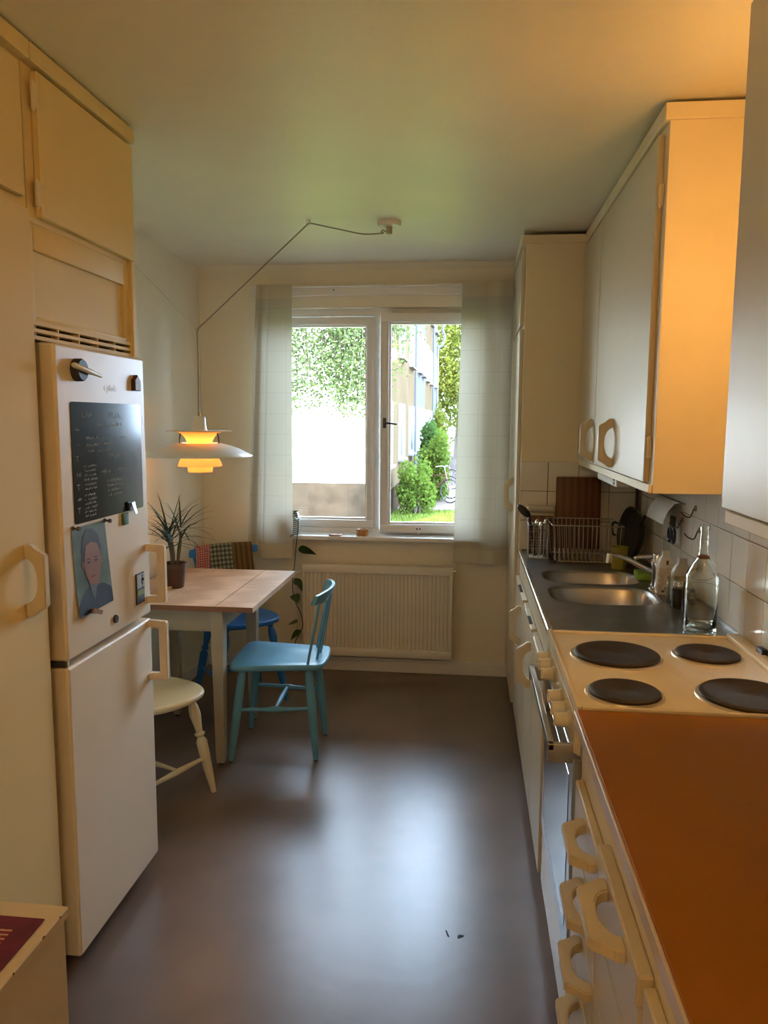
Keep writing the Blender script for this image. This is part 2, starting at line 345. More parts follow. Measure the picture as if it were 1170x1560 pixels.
# curtains
CURT = translucent('curtain_cotton', (.78, .73, .60), (.33, .30, .235), .5, grid=((.115, .0028), (.1215, .0028)))
HEM = translucent('curtain_hem', (.76, .70, .54), (.22, .20, .15), .3)
def curtain(name, label, xa, xb, ya, folds, amp, z0, z1, spread):
    nx, nz = 90, 40
    def pt(i, j):
        t = i/nx; v = j/nz; z = z0+(z1-z0)*v
        x = xa+(xb-xa)*t + spread(t)*(1-v)
        f = amp*(0.35+.65*(1-v*.7))*math.sin(2*PI*folds(t))
        return x, ya-.012+f-.02*(1-v), z + .004*math.sin(9*t)*(1-v)
    t_ = thing(name, label, 'curtain', ((xa+xb)/2, ya, z0), group='window curtains')
    def sheet(nm, j0, j1, dy, mat):
        bm = B(); uvl = bm.loops.layers.uv.new('UVMap'); g = {}; uu = {}
        L = [0.0]
        for i in range(nx): L.append(L[-1]+(Vector(pt(i+1, 20))-Vector(pt(i, 20))).length)
        for j in range(j0, j1+1):
            for i in range(nx+1):
                x, y, z = pt(i, j); g[i, j] = bm.verts.new((x, y+dy, z)); uu[g[i, j]] = (L[i], z)
        for j in range(j0, j1):
            for i in range(nx): bm.faces.new((g[i, j], g[i+1, j], g[i+1, j+1], g[i, j+1]))
        for f in bm.faces:
            for l in f.loops: l[uvl].uv = uu[l.vert]
        return obj(nm, bm, mat, t_, ang=180)
    sheet('cloth', 0, nz, 0, CURT)
    sheet('hem', 0, 2, -.003, HEM); sheet('header', nz-2, nz, -.003, HEM)
    return t_
curtain('curtain', 'translucent cream checked curtain beside the hanging lamp', -1.255, -1.045, 4.465, lambda t: .55+2.2*max(0, .35-t)/.35*.6+.25*t, .018, .72, 2.325, lambda t: -.07*(1-t)-.0*t)
curtain('curtain', 'translucent cream checked curtain beside the tall pantry cupboard', -.06, .225, 4.465, lambda t: .2+.15*t+1.4*max(0, t-.45), .020, .715, 2.325, lambda t: -.03*(1-t))

# radiator
rad = thing('radiator', 'cream ribbed panel radiator under the window', 'radiator', (-.54, 4.47, .12))
bm = B(); n = 37; x0, x1 = -.985, -.10; p = (x1-x0)/n; pts = []
for i in range(n):
    a = x0+i*p; pts += [(a, 0), (a+.28*p, 0), (a+.42*p, .009), (a+.86*p, .009), (a+p, 0)]
pts = [q for k, q in enumerate(pts) if k == 0 or abs(q[0]-pts[k-1][0]) > 1e-6]
V0 = [bm.verts.new((x, 4.452+d, .165)) for x, d in pts]; V1 = [bm.verts.new((x, 4.452+d, .635)) for x, d in pts]
for i in range(len(pts)-1): bm.faces.new((V0[i], V0[i+1], V1[i+1], V1[i]))
RADM = M('radiator_enamel', (.76, .71, .62), .4, var=.02)
obj('ribbed_panel', bm, RADM, rad, ang=20)
bm = B(); box(bm, -.997, -.088, 4.445, 4.505, .632, .682, .006); box(bm, -.997, -.088, 4.445, 4.505, .12, .168, .006); box(bm, -.997, -.980, 4.446, 4.505, .16, .64, .003); box(bm, -.105, -.088, 4.446, 4.505, .16, .64, .003); box(bm, -.98, -.105, 4.475, 4.50, .168, .632)
obj('casing', bm, RADM, rad)
bm = B(); tube(bm, catmull([(-.997, 4.48, .62), (-1.03, 4.48, .62), (-1.045, 4.48, .59), (-1.045, 4.48, .30), (-1.045, 4.48, .02), (-1.045, 4.48, 0.0)], 6), .009); obj('pipe', bm, RADM, rad)
obj('valve', turn(B(), (-1.02, 4.445, .565), (-1.05, 4.475, .565), [(0, .016), (.6, .018), (.7, .010), (1, .010)]), M('valve_grey', (.12, .11, .10), .5), rad)
obj('vent_screw', cyl(B(), (-.088, 4.47, .655), (-.070, 4.47, .655), .008), CHROME, rad)
bm = B(); bm.free()
for x in (-.9, -.2): obj('bracket', box(B(), x, x+.02, 4.49, YB, .2, .6), RADM, rad)

# ------------------------------------------------------------------ left cupboards + fridge
XC = -1.09
t = thing('tall_cupboard', 'cream tall cupboard with long door beside the fridge', 'cupboard', (-1.36, 1.3, 0))
bx('body', t, CABL, XL+.022, XC, .85, 1.828, 0, 2.42)
d = bx('door', t, CABL, XC, XC+.02, .92, 1.808, .08, 2.052, bev=.006); handle(d, XC+.02, 1.72, 1.155, side=1)
bx('door', t, CABL, XC, XC+.02, .92, 1.795, 2.075, 2.385, bev=.006)
bx('cornice', t, CABL, XL+.022, XC+.028, .85, 1.828, 2.40, 2.443, bev=.004)
t = thing('over_fridge_cupboard', 'cream cupboard with hinged door and slotted grille above fridge', 'cupboard', (-1.36, 2.1, 1.745))
bx('body', t, CABL, XL+.022, XC, 1.83, 2.385, 2.03, 2.42)
bx('side_panel', t, CABL, XL+.022, XC+.012, 2.385, 2.412, 1.745, 2.05)
bm = B(); box(bm, XL+.022, XC-.012, 1.83, 2.385, 1.80, 2.03); obj('recessed_panel', bm, CABL, t)
bm = B(); box(bm, XC-.013, XC, 1.83, 1.85, 1.79, 2.03, .002); box(bm, XC-.013, XC, 2.355, 2.385, 1.79, 2.03, .002); box(bm, XC-.013, XC, 1.85, 2.355, 1.965, 2.03, .002); box(bm, XC-.013, XC, 1.85, 2.355, 1.79, 1.802, .002); obj('panel_frame', bm, CABL, t)
d = bx('door', t, CABL, XC, XC+.02, 1.868, 2.398, 2.045, 2.392, bev=.003); hinge(t, XC+.012, 1.861, 2.33); hinge(t, XC+.012, 1.861, 2.10)
bx('cornice', t, CABL, XL+.022, XC+.028, 1.83, 2.402, 2.40, 2.443, bev=.004)
bm = B(); box(bm, XC-.03, XC-.025, 1.83, 2.385, 1.745, 1.795); obj('grille_back', bm, DARK, t)
for k, (z, h) in enumerate(((1.781, .012), (1.763, .010), (1.745, .010))): bx('grille_bar', t, CABL, XC-.02, XC+.002, 1.83, 2.386, z, z+h, bev=.001)
for k in range(6): bx('grille_divider', t, CABL, XC-.02, XC+.001, 1.84+k*.108, 1.844+k*.108, 1.748, 1.79, bev=0)

fr = thing('refrigerator', 'white two-door fridge freezer with magnets and chalkboard', 'fridge', (-1.33, 2.12, 0))
bx('body', fr, FRIDGE, -1.60, -1.118, 1.85, 2.385, .05, 1.735, bev=.006)
bx('seal', fr, FRSEAL, -1.118, -1.105, 1.86, 2.378, .07, 1.73, bev=0)
bm = B(); box(bm, -1.108, -1.05, 1.853, 2.388, .905, 1.74, .009, 3); ud = weighted(obj('fridge_door', bm, FRIDGE, fr))
bm = B(); box(bm, -1.108, -1.05, 1.853, 2.388, .055, .888, .009, 3); ld = weighted(obj('freezer_door', bm, FRIDGE, fr))
bm = B(); box(bm, -1.11, -1.058, 1.853, 1.88, .889, .904, .002); obj('hinge', bm, M('hinge_black', (.05, .045, .04), .5), fr)
bm = B(); cyl(bm, (-1.062, 1.868, .884), (-1.062, 1.868, .908), .006); obj('hinge_pin', bm, WHITEPL, fr)
for k in range(2): obj('foot', cyl(B(), (-1.16, 1.90+k*.43, 0), (-1.16, 1.90+k*.43, .052), .016), WHITEPL, fr)
obj('plinth', box(B(), -1.58, -1.19, 1.87, 2.37, .01, .05), BLACKP, fr)
def fr_handle(par, z0, z1):
    y0, y1 = 2.352, 2.374
    o = [(-1.05, z1), (-.985, z1-.004), (-.985, z0+.004), (-1.05, z0)]
    i = [(-1.05, z1-.024), (-1.012, z1-.026), (-1.012, z0+.026), (-1.05, z0+.024)]
    bm = strip_prism(B(), [(x, y0, z) for x, z in o], [(x, y0, z) for x, z in i], (0, y1-y0, 0))
    bmesh.ops.recalc_face_normals(bm, faces=bm.faces); bmesh.ops.bevel(bm, geom=[e for e in bm.edges if e.calc_face_angle(0) > .8], offset=.003, segments=2, affect='EDGES')
    obj('handle', bm, FRIDGE, par)
fr_handle(ud, .945, 1.143); fr_handle(ld, .683, .888)
def text_mesh(s, size, name, depth=.0004):
    c = bpy.data.curves.new(name, 'FONT'); c.body = s; c.size = size; c.extrude = depth; c.shear = .25; c.align_x = 'LEFT'
    o = bpy.data.objects.new(name, c); COL.objects.link(o); bpy.context.view_layer.update()
    me = bpy.data.meshes.new_from_object(o.evaluated_get(bpy.context.evaluated_depsgraph_get())); COL.objects.unlink(o); bpy.data.objects.remove(o); bpy.data.curves.remove(c); return me
def wall_text(s, size, name, mat, parent, x, y, z):
    o = link(name, text_mesh(s, size, name), mat, parent); o.matrix_local = Matrix.Translation(Vector((x, y, z))-top_of(parent)) @ Matrix(((0, 0, 1, 0), (1, 0, 0, 0), (0, 1, 0, 0), (0, 0, 0, 1)))
    return o
wall_text('Cylinda', .026, 'lettering', M('logo_silver', (.85, .82, .75), .3), ud, -1.0495, 2.11, 1.628)

XD = -1.05   # door face
def plate(name, label, cat, pts, th, mat, group=None, x=XD):
    """flat thing on the fridge door, pts in (y,z)"""
    c = (sum(p[0] for p in pts)/len(pts), min(p[1] for p in pts)); t = thing(name, label, cat, (x, c[0], c[1]), group=group)
    return t
cb = thing('chalkboard', 'black magnetic chalkboard covered in handwriting on fridge door', 'chalkboard', (XD, 2.13, 1.26))
def rrect(y0, y1, z0, z1, r, n=5):
    out = []
    for cy, cz, a0 in ((y1-r, z1-r, 0), (y0+r, z1-r, PI/2), (y0+r, z0+r, PI), (y1-r, z0+r, 1.5*PI)):
        out += [(cy+r*math.cos(a0+PI/2*k/n), cz+r*math.sin(a0+PI/2*k/n)) for k in range(n+1)]
    return out
CBM = M('chalkboard_sheet', (.010, .011, .011), .13, var=.3, spec=.4)
obj('sheet', prism(B(), [(XD+.0003, y, z) for y, z in rrect(1.918, 2.350, 1.265, 1.593, .01)], (.0012, 0, 0)), CBM, cb)
CHALK = M('chalk', (.55, .55, .50), .95)
bm = B(); rn = random.Random(3)
def stroke(pts, wd=.0011):
    pts = [Vector((XD+.0017, y, z)) for y, z in pts]
    for a, b in zip(pts, pts[1:]):
        d = (b-a)
        if d.length < 1e-5: continue
        n_ = Vector((0, -d.z, d.y)).normalized()*wd/2
        bm.faces.new([bm.verts.new(q) for q in (a-n_, b-n_, b+n_, a+n_)])
def scribble(y, z, w_, h):
    while w_ > 0:
        lw = h*rn.uniform(.5, .8)
        if rn.random() < .85:
            k = rn.randint(3, 5); P_ = [(y+lw*i/k+rn.uniform(-.1, .1)*lw, z+h*(rn.random() if i % 2 else rn.random()*.4)) for i in range(k+1)]
            stroke(P_, .0010)
        y += lw*1.15; w_ -= lw*1.15
scribble(1.975, 1.548, .05, .022); scribble(2.12, 1.548, .09, .020); scribble(2.06, 1.525, .16, .014)
for k in range(3): scribble(1.995, 1.49-.018*k, .14, .011)
scribble(2.20, 1.488, .05, .012); scribble(2.10, 1.432, .10, .022)
for k in range(6): scribble(1.978, 1.415-.0125*k, .07, .008)
scribble(2.08, 1.392, .05, .012); scribble(2.18, 1.396, .04, .010)
for k in range(6): scribble(1.975, 1.335-.0115*k, .065, .008)
for k in range(4): scribble(2.11, 1.365-.014*k, .09, .009)
for zz in (1.515, 1.475, 1.392, 1.325): scribble(1.938, zz, .016, .014)
for zz in (1.432, 1.355, 1.292): stroke([(1.936, zz+.015), (1.952, zz+.015)], .0016); stroke([(1.944, zz+.015), (1.944, zz)], .0016)
obj('chalk_writing', bm, CHALK, cb, smooth=False)
# portrait print, slightly tilted and curling, with pins and a peg
ph = thing('photo_print', 'portrait photograph of a child in a dark jacket pinned to fridge', 'photo', (XD, 2.0, 1.005))
A_, B_, C_, D_ = (1.896, 1.257), (2.081, 1.258), (2.119, 1.010), (1.912, 1.008)
def pm(u, v, dx=.0):  # u,v in 0..1 from bottom-left
    y = (D_[0]*(1-u)+C_[0]*u)*(1-v)+(A_[0]*(1-u)+B_[0]*u)*v; z = (D_[1]*(1-u)+C_[1]*u)*(1-v)+(A_[1]*(1-u)+B_[1]*u)*v
    return (XD+.002+dx+.016*max(0, .35-v)*max(0, .6-u)*2, y, z)
bm = B(); G = [[bm.verts.new(pm(i/8, j/8)) for i in range(9)] for j in range(9)]
for j in range(8):
    for i in range(8): bm.faces.new((G[j][i], G[j][i+1], G[j+1][i+1], G[j+1][i]))
obj('print', bm, M('print_teal', (.13, .20, .17), .35, var=.35, vs_=12), ph, ang=180)
def patch(nm, poly, dx, mat):
    bm = B(); c = bm.verts.new(pm(sum(p[0] for p in poly)/len(poly), sum(p[1] for p in poly)/len(poly), dx)); vs_ = [bm.verts.new(pm(u, v, dx)) for u, v in poly]
    for i in range(len(vs_)): bm.faces.new((c, vs_[i], vs_[(i+1) % len(vs_)]))
    obj(nm, bm, mat, ph, ang=180)
def ell(cu, cv, ru, rv, n=24): return [(cu+ru*math.cos(2*PI*k/n), cv+rv*math.sin(2*PI*k/n)) for k in range(n)]
patch('jacket', [(.0, .01), (.0, .12), (.14, .22), (.33, .30), (.45, .22), (.58, .30), (.78, .27), (.95, .20), (.99, .16), (.99, .01)], .0006, M('print_navy', (.022, .028, .045), .4, var=.3, vs_=20))
patch('collar', [(.36, .29), (.46, .12), (.58, .29), (.47, .34)], .0012, M('print_grey', (.12, .14, .15), .4))
patch('hair', [(.24, .58), (.22, .74), (.28, .87), (.42, .95), (.58, .95), (.73, .86), (.78, .72), (.76, .58)], .0008, M('print_hair', (.045, .032, .022), .4, var=.3, vs_=30))
SK = M('print_skin', (.30, .14, .085), .4, var=.12, vs_=10)
patch('neck', [(.37, .28), (.37, .42), (.62, .42), (.62, .28)], .0010, SK)
patch('ear', ell(.235, .56, .035, .05, 12), .0010, SK); patch('ear', ell(.765, .56, .03, .05, 12), .0010, SK)
patch('face', [(.27, .60), (.27, .50), (.31, .40), (.40, .325), (.49, .30), (.59, .325), (.69, .40), (.74, .52), (.75, .66), (.68, .76), (.50, .80), (.34, .77)], .0014, SK)
DK = M('print_dark', (.05, .025, .018), .4)
for cu in (.385, .60): patch('eye', ell(cu, .575, .048, .014, 10), .0018, DK); patch('brow', ell(cu, .612, .06, .007, 10), .0018, DK)
patch('mouth', ell(.485, .405, .09, .014, 12), .0018, M('print_lip', (.22, .07, .05), .4)); patch('nose', ell(.485, .475, .035, .010, 10), .0018, M('print_shade', (.22, .095, .055), .4))
for (y, z) in ((1.905, 1.258), (2.083, 1.256)):
    obj('pin', turn(B(), (XD, y, z), (XD+.022, y-.002, z-.001), [(0, .006), (.2, .006), (.3, .003), (.6, .003), (.7, .006), (1, .006)], 10), M('pin_brown', (.12, .08, .05), .5), ph)
pg = thing('clothes_peg', 'small wooden peg magnet at the bottom of the portrait photograph', 'peg', (XD, 1.98, 1.0))
bm = B(); prism(bm, [(XD+.012, 1.962, 1.014), (XD+.012, 1.972, 1.024), (XD+.016, 2.012, 1.008), (XD+.016, 2.006, .998)], (.007, 0, 0)); obj('jaw', bm, M('peg_wood', (.30, .18, .09), .7), pg)
obj('magnet', prism(B(), [(XD, 1.963, 1.014), (XD, 1.972, 1.022), (XD, 1.99, 1.015), (XD, 1.985, 1.005)], (.0135, 0, 0)), BLACKMAG, pg)
# the other magnets
t = thing('pen_holder_magnet', 'round black magnet gripping a white pen on fridge door', 'magnet', (XD, 1.96, 1.65))
obj('magnet', turn(B(), (XD, 1.958, 1.677), (XD+.022, 1.958, 1.677), [(0, .030), (.8, .030), (1, .027)], 24), BLACKMAG, t)
obj('pen', turn(B(), (XD+.028, 1.893, 1.6865), (XD+.026, 2.055, 1.664), [(0, .005), (.05, .0075), (.6, .0075), (.65, .006), (.93, .005), (1, .001)], 12), WHITEPL, t)
t = thing('house_magnet', 'reddish-brown house-shaped magnet on fridge door', 'magnet', (XD, 2.312, 1.635))
HM = [(2.292, 1.635), (2.334, 1.635), (2.334, 1.665), (2.313, 1.684), (2.292, 1.668)]
obj('board', prism(B(), [(XD, y, z) for y, z in HM], (.012, 0, 0)), M('magnet_wood_dark', (.07, .03, .02), .6), t)
obj('picture', prism(B(), [(XD+.012, 2.313+(y-2.313)*.9, 1.658+(z-1.658)*.9) for y, z in HM], (.002, 0, 0)), M('magnet_face', (.26, .13, .09), .5, var=.4, vs_=60), t)
t = thing('clip_magnet', 'black and silver clip magnet at the chalkboard edge', 'magnet', (XD, 2.25, 1.26))
obj('back', prism(B(), [(XD+.002, 2.228, 1.294), (XD+.002, 2.262, 1.292), (XD+.002, 2.255, 1.262), (XD+.002, 2.236, 1.266)], (.006, 0, 0)), BLACKMAG, t)
obj('jaw', prism(B(), [(XD+.009, 2.243, 1.290), (XD+.009, 2.266, 1.292), (XD+.02, 2.258, 1.256), (XD+.02, 2.243, 1.256)], (.003, 0, 0)), M('clip_metal', (.30, .28, .26), .35, metal=.8), t)
tag(obj('green_magnet', box(B(), XD, XD+.008, 2.192, 2.228, 1.226, 1.262, .002), M('magnet_green', (.06, .14, .05), .6), loc=(XD, 2.21, 1.226)), 'small square green magnet below the chalkboard', 'magnet')
t = thing('picture_magnet', 'small rectangular magnet with a landscape of tree and field', 'magnet', (XD, 2.30, .958))
obj('backing', box(B(), XD, XD+.004, 2.274, 2.332, .958, 1.057), M('pic_dark', (.03, .025, .02), .5), t)
obj('sky_print', box(B(), XD+.004, XD+.0045, 2.279, 2.329, 1.008, 1.053), M('pic_sky', (.42, .42, .36), .5, var=.1), t)
obj('field_print', box(B(), XD+.004, XD+.0045, 2.279, 2.329, .985, 1.003), M('pic_field', (.22, .24, .03), .5, var=.3, vs_=60), t)
bm = B(); rn2 = random.Random(5)
for k in range(26):
    a, r_ = rn2.uniform(0, 6.28), rn2.uniform(0, .013); y, z = 2.316+r_*math.cos(a)*.8, 1.034+r_*math.sin(a)*1.1
    prism(bm, [(XD+.0045, y+.003*math.cos(q), z+.003*math.sin(q)) for q in (0, 1.3, 2.6, 3.9, 5.2)], (.0004, 0, 0))
prism(bm, [(XD+.0045, 2.315, 1.004), (XD+.0045, 2.318, 1.004), (XD+.0045, 2.317, 1.03)], (.0004, 0, 0)); obj('tree_print', bm, DK, t, smooth=False)
tag(obj('round_magnet', turn(B(), (XD, 2.127, .952), (XD+.007, 2.127, .952), [(0, .0125), (.8, .0125), (1, .011)], 20), BLACKMAG, loc=(XD, 2.127, .94)), 'small plain round black magnet near the freezer edge', 'magnet')

# chest with the red mat, in front of the tall cupboard
CH = M('chest_paint', (.62, .50, .28), .45, var=.06, bump=.05, bs=20)
t = thing('painted_chest', 'old cream painted chest with chipped edges beside the cupboard', 'chest', (-.86, .75, 0))
bx('body', t, CH, -1.05, -.675, .30, 1.143, .03, .70, bev=.002); bx('top', t, CH, -1.055, -.669, .295, 1.148, .70, .72, bev=.003)
for y, l in ((1.065, .009), (.985, .005), (1.118, .004)): obj('paint_chip', prism(B(), [(-.6687, y, .7155), (-.6687, y+l, .716), (-.6687, y+l*.8, .7185), (-.6687, y+l*.2, .718)], (-.002, 0, 0)), M('bare_wood', (.12, .06, .03), .8), t)
obj('base', box(B(), -1.03, -.70, .32, 1.12, 0, .03), CH, t)
t = thing('place_mat', 'red woven place mat lying on the painted chest', 'mat', (-.85, .85, .72))
RED = M('mat_red', (.13, .008, .008), .8, var=.25, vs_=30, bump=.2, bs=300)
bx('mat_border', t, RED, -1.02, -.688, .60, 1.106, .7205, .7235, bev=.001)
bx('woven_centre', t, stripes('mat_stripes', (.22, .015, .012), (.50, .33, .16), .0105, axis=1, rough=.9, duty=.35, warp=.004), -.985, -.724, .64, 1.073, .7235, .7243, bev=0)

# ------------------------------------------------------------------ right side: pantry, wall cupboards
XW = XR
t = thing('pantry_cupboard', 'tall cream pantry cupboard between curtain and dish rack', 'cupboard', (.54, 4.2, 0))
bx('body', t, CABF, .25, XW-.022, 3.842, 4.545, .10, 2.40); bx('plinth', t, CABF, .30, XW-.022, 3.86, 4.545, 0, .10, bev=0)
bx('cornice', t, CABF, .226, XW-.022, 3.832, 4.545, 2.392, 2.432, bev=.004)
bx('door', t, CAB, .232, .25, 3.87, 4.54, .09, 1.995, bev=.003); bx('door', t, CAB, .232, .25, 3.87, 4.54, 2.012, 2.375, bev=.003)
handle([c for c in t.children if c.name.startswith('door')][0], .232, 4.08, 1.16)
TM2 = tile_mesh(.1465, .1455, 'y')
bx('grout_bed', t, GROUT, .253, XW-.006, 3.839, 3.842, .90, 1.345, bev=0)
for r_ in range(3):
    for c in range(4):
        o = link('tile', TM2 if c < 3 else tile_mesh(.125, .1455, 'y'), None, t); o.location = Vector((.238+.149*c if c else .254, 3.841, .9065+.148*r_))-t.location
        if c == 0: o.scale = (.885, 1, 1)
XU = .543
t = thing('wall_cupboard', 'cream wall cupboard with two doors above the sink', 'cupboard', (.68, 3.0, 1.335))
bx('body', t, CABF, XU, XW, 2.34, 3.838, 1.335, 2.41, bev=.001); bx('cornice', t, CABF, XU-.016, XW, 2.330, 3.83, 2.392, 2.438, bev=.004)
d1 = bx('door', t, CAB, XU-.018, XU, 2.392, 3.352, 1.366, 2.372, bev=.002); d2 = bx('door', t, CAB, XU-.018, XU, 3.357, 3.825, 1.366, 2.372, bev=.002)
handle(d1, XU-.018, 2.93, 1.468); handle(d2, XU-.018, 3.405, 1.468)
hinge(t, XU-.008, 2.384, 2.20, ); hinge(t, XU-.008, 2.384, 1.47)
bx('bottom_rail', t, CABF, XU-.012, XU, 2.345, 3.835, 1.335, 1.362, bev=.002)
t = thing('socket_strip', 'white socket box under the wall cupboard', 'socket', (.585, 3.2, 1.30))
bx('box', t, WHITEPL, .560, .61, 3.0, 3.44, 1.296, 1.335, bev=.003)
for k in range(4): bx('socket_hole', t, BLACKP, .5592, .5602, 3.035+.022*(k % 2), 3.049+.022*(k % 2), 1.303+.014*(k//2), 1.313+.014*(k//2), bev=0)
t = thing('wall_cupboard', 'cream wall cupboard with plain glossy door above the orange worktop', 'cupboard', (.69, 1.1, 1.335))
XN = .562
bx('body', t, CABF, XN, XW, .35, 1.712, 1.34, 2.41, bev=.001); bx('cornice', t, CABF, XN-.016, XW, .35, 1.72, 2.392, 2.438, bev=.004)
bx('door', t, CAB, XN-.019, XN, 1.12, 1.715, 1.364, 2.385, bev=.003); bx('door', t, CAB, XN-.019, XN, .38, 1.114, 1.364, 2.385, bev=.003)
bx('bottom_rail', t, CABF, XN-.012, XN+.005, .35, 1.708, 1.332, 1.36, bev=.002)
# lamp over the cooker, hidden between the two wall cupboards
t = thing('wall_lamp', 'round opal wall lamp glowing between the two wall cupboards', 'lamp', (.80, 1.80, 1.93))
obj('wall_plate', turn(B(), (XW, 1.80, 1.93), (XW-.03, 1.80, 1.93), [(0, .05), (.7, .05), (1, .035)], 24), WHITEPL, t)
lathe_b = B(); bmesh.ops.create_uvsphere(lathe_b, u_segments=24, v_segments=14, radius=.055, matrix=Matrix.Translation((XW-.082, 1.80, 1.93)))
obj('globe', lathe_b, M('opal_lit', (.9, .8, .6), .4, emit=(1.0, .50, .13), es=STOVE_LAMP*5.0), t, ang=180)

t = thing('ceiling_lamp', 'round opal ceiling lamp glowing on the kitchen ceiling', 'lamp', (-.30, -.40, 2.35))
obj('ceiling_plate', lathe(B(), (-.30, -.40, ZC), [(.075, 0), (.075, -.018), (.06, -.024)], 28), WHITEPL, t)
bm = B(); bmesh.ops.create_uvsphere(bm, u_segments=24, v_segments=14, radius=.085, matrix=Matrix.Translation((-.30, -.40, ZC-.10)))
obj('globe', bm, M('ceiling_opal_lit', (.9, .8, .6), .4, emit=(1.0, .58, .22), es=CEILING_LAMP), t, ang=180)

# ------------------------------------------------------------------ base units
XB = .262
t = thing('sink_cabinet', 'cream base cabinet with three doors under the sink', 'cabinet', (.54, 3.1, 0))
bx('side_panel', t, CABF, XB, XW-.01, 2.345, 2.363, .10, .885, bev=.001); bx('side_panel', t, CABF, XB, XW-.01, 3.82, 3.838, .10, .885, bev=.001); bx('base_panel', t, CABF, XB, XW-.01, 2.363, 3.82, .10, .118, bev=.001); bx('face_frame', t, CABF, XB, XB+.018, 2.363, 3.82, .118, .885, bev=.001); bx('plinth', t, CABF, .32, XW-.02, 2.36, 3.838, 0, .10, bev=0)
bx('apron', t, CAB, XB-.004, XB, 2.345, 3.835, .785, .885, bev=.001)
for a, b, hy in ((3.16, 3.83, 3.43), (2.745, 3.155, 2.86), (2.36, 2.74, None)):
    d = bx('door', t, CAB, XB-.019, XB, a, b, .09, .775, bev=.002)
    if hy: handle(d, XB-.019, hy, .625)
for a, b in ((3.25, 3.66), (2.79, 3.12), (2.42, 2.70)):
    bx('door_lip', t, CAB, XB-.026, XB-.004, a, b, .772, .784, bev=.003)
for a, b in ((3.40, 3.56), (2.86, 2.98)):
    bx('vent_slot', t, DARK, XB-.0265, XB-.014, a, b, .7835, .7845, bev=0)
# steel sink top
def sq_ellipse(cx, cy, rx, ry, z, n, e=3.2):
    out = []
    for k in range(n):
        a = 2*PI*k/n; c, s_ = math.cos(a), math.sin(a); out.append((cx+rx*abs(c)**(2/e)*(1 if c >= 0 else -1), cy+ry*abs(s_)**(2/e)*(1 if s_ >= 0 else -1), z))
    return out
def rect_pts(x0, x1, y0, y1, z, n):
    cx, cy, rx, ry = (x0+x1)/2, (y0+y1)/2, (x1-x0)/2, (y1-y0)/2; out = []
    for k in range(n):
        a = 2*PI*k/n; c, s_ = math.cos(a), math.sin(a); m_ = max(abs(c), abs(s_)); out.append((cx+rx*c/m_, cy+ry*s_/m_, z))
    return out
t = thing('double_sink', 'stainless steel sink top with two oval bowls', 'sink', (.54, 3.1, .885))
bm = B(); X0, X1 = .252, XW-.008; ZT = .902; N = 48
bowls = ((.503, 2.875, .192, .152, 2.705, 3.045), (.508, 3.21, .192, .138, 3.06, 3.37))
for a, b in ((2.342, 2.705), (3.045, 3.06), (3.37, 3.832)): bm.faces.new([bm.verts.new(p) for p in ((X0+.012, a, ZT), (X1, a, ZT), (X1, b, ZT), (X0+.012, b, ZT))])
for cx, cy, rx, ry, a, b in bowls:
    R0 = [bm.verts.new(p) for p in rect_pts(X0+.012, X1, a, b, ZT, N)]; R1 = [bm.verts.new(p) for p in sq_ellipse(cx, cy, rx+.008, ry+.008, ZT, N)]
    rings(bm, [R0, R1], cap=False)
obj('steel_plate', bm, STEEL, t, ang=30)
bx('front_edge', t, M('steel_edge', (.62, .60, .56), .25, metal=1), X0-.004, X0+.013, 2.342, 3.832, .886, .909, bev=.003)
for cx, cy, rx, ry, a, b in bowls:
    bm = B(); rs = []
    for g, z in ((.008, ZT), (.002, ZT-.002), (-.004, ZT-.012), (-.012, ZT-.08), (-.022, ZT-.135), (-.045, ZT-.155), (-.09, ZT-.160)): rs.append([bm.verts.new(p) for p in sq_ellipse(cx, cy, rx+g, ry+g, z, N)])
    rings(bm, rs, cap=False); bm.faces.new(rs[-1])
    bw = obj('bowl', bm, M('steel_bowl', (.42, .40, .37), .30, metal=1, var=.06), t, ang=50)
    obj('drain', lathe(B(), (cx, cy, ZT-.160), [(.032, 0), (.032, .003), (.024, .003), (.02, .001)], 20), CHROME, bw)
bx('wall_edge', t, STEEL, X1-.004, X1+.006, 2.342, 3.832, .90, .915, bev=.002)

# cooker
t = thing('electric_cooker', 'cream enamel electric cooker with four hot plates', 'cooker', (.54, 2.01, 0))
Y0, Y1 = 1.693, 2.336
bx('body', t, ENAM, XB+.005, XW-.02, Y0+.004, Y1-.004, .05, .88, bev=.002); bx('plinth', t, DARK, .33, XW-.03, Y0+.01, Y1-.01, 0, .05, bev=0)
bm = B(); box(bm, .25, XW-.012, Y0, Y1, .875, .904, .006)
for a in ((.25, .262, Y0, Y1), (.262, XW-.03, Y0, Y0+.012), (.262, XW-.03, Y1-.012, Y1)): box(bm, *a, .900, .910, .003)
box(bm, XW-.052, XW-.014, Y0, Y1, .90, .918, .004); obj('hob', bm, ENAM, t)
PLM = M('plate_rim', (.70, .62, .48), .3, metal=.6)
for px, py, pr in ((.412, 2.103, .115), (.664, 2.137, .085), (.376, 1.803, .083), (.664, 1.812, .112)):
    o = obj('hot_plate', lathe(B(), (px, py, .904), [(pr, 0), (pr, .009), (pr-.004, .012), (pr-.012, .012), (pr-.016, .0105), (.02, .0105), (.018, .009), (.002, .009)], 48), IRON, t)
    obj('plate_ring', lathe(B(), (px, py, .904), [(pr+.010, 0), (pr+.008, .0035), (pr+.001, .004), (pr+.0005, 0)], 48), PLM, o)
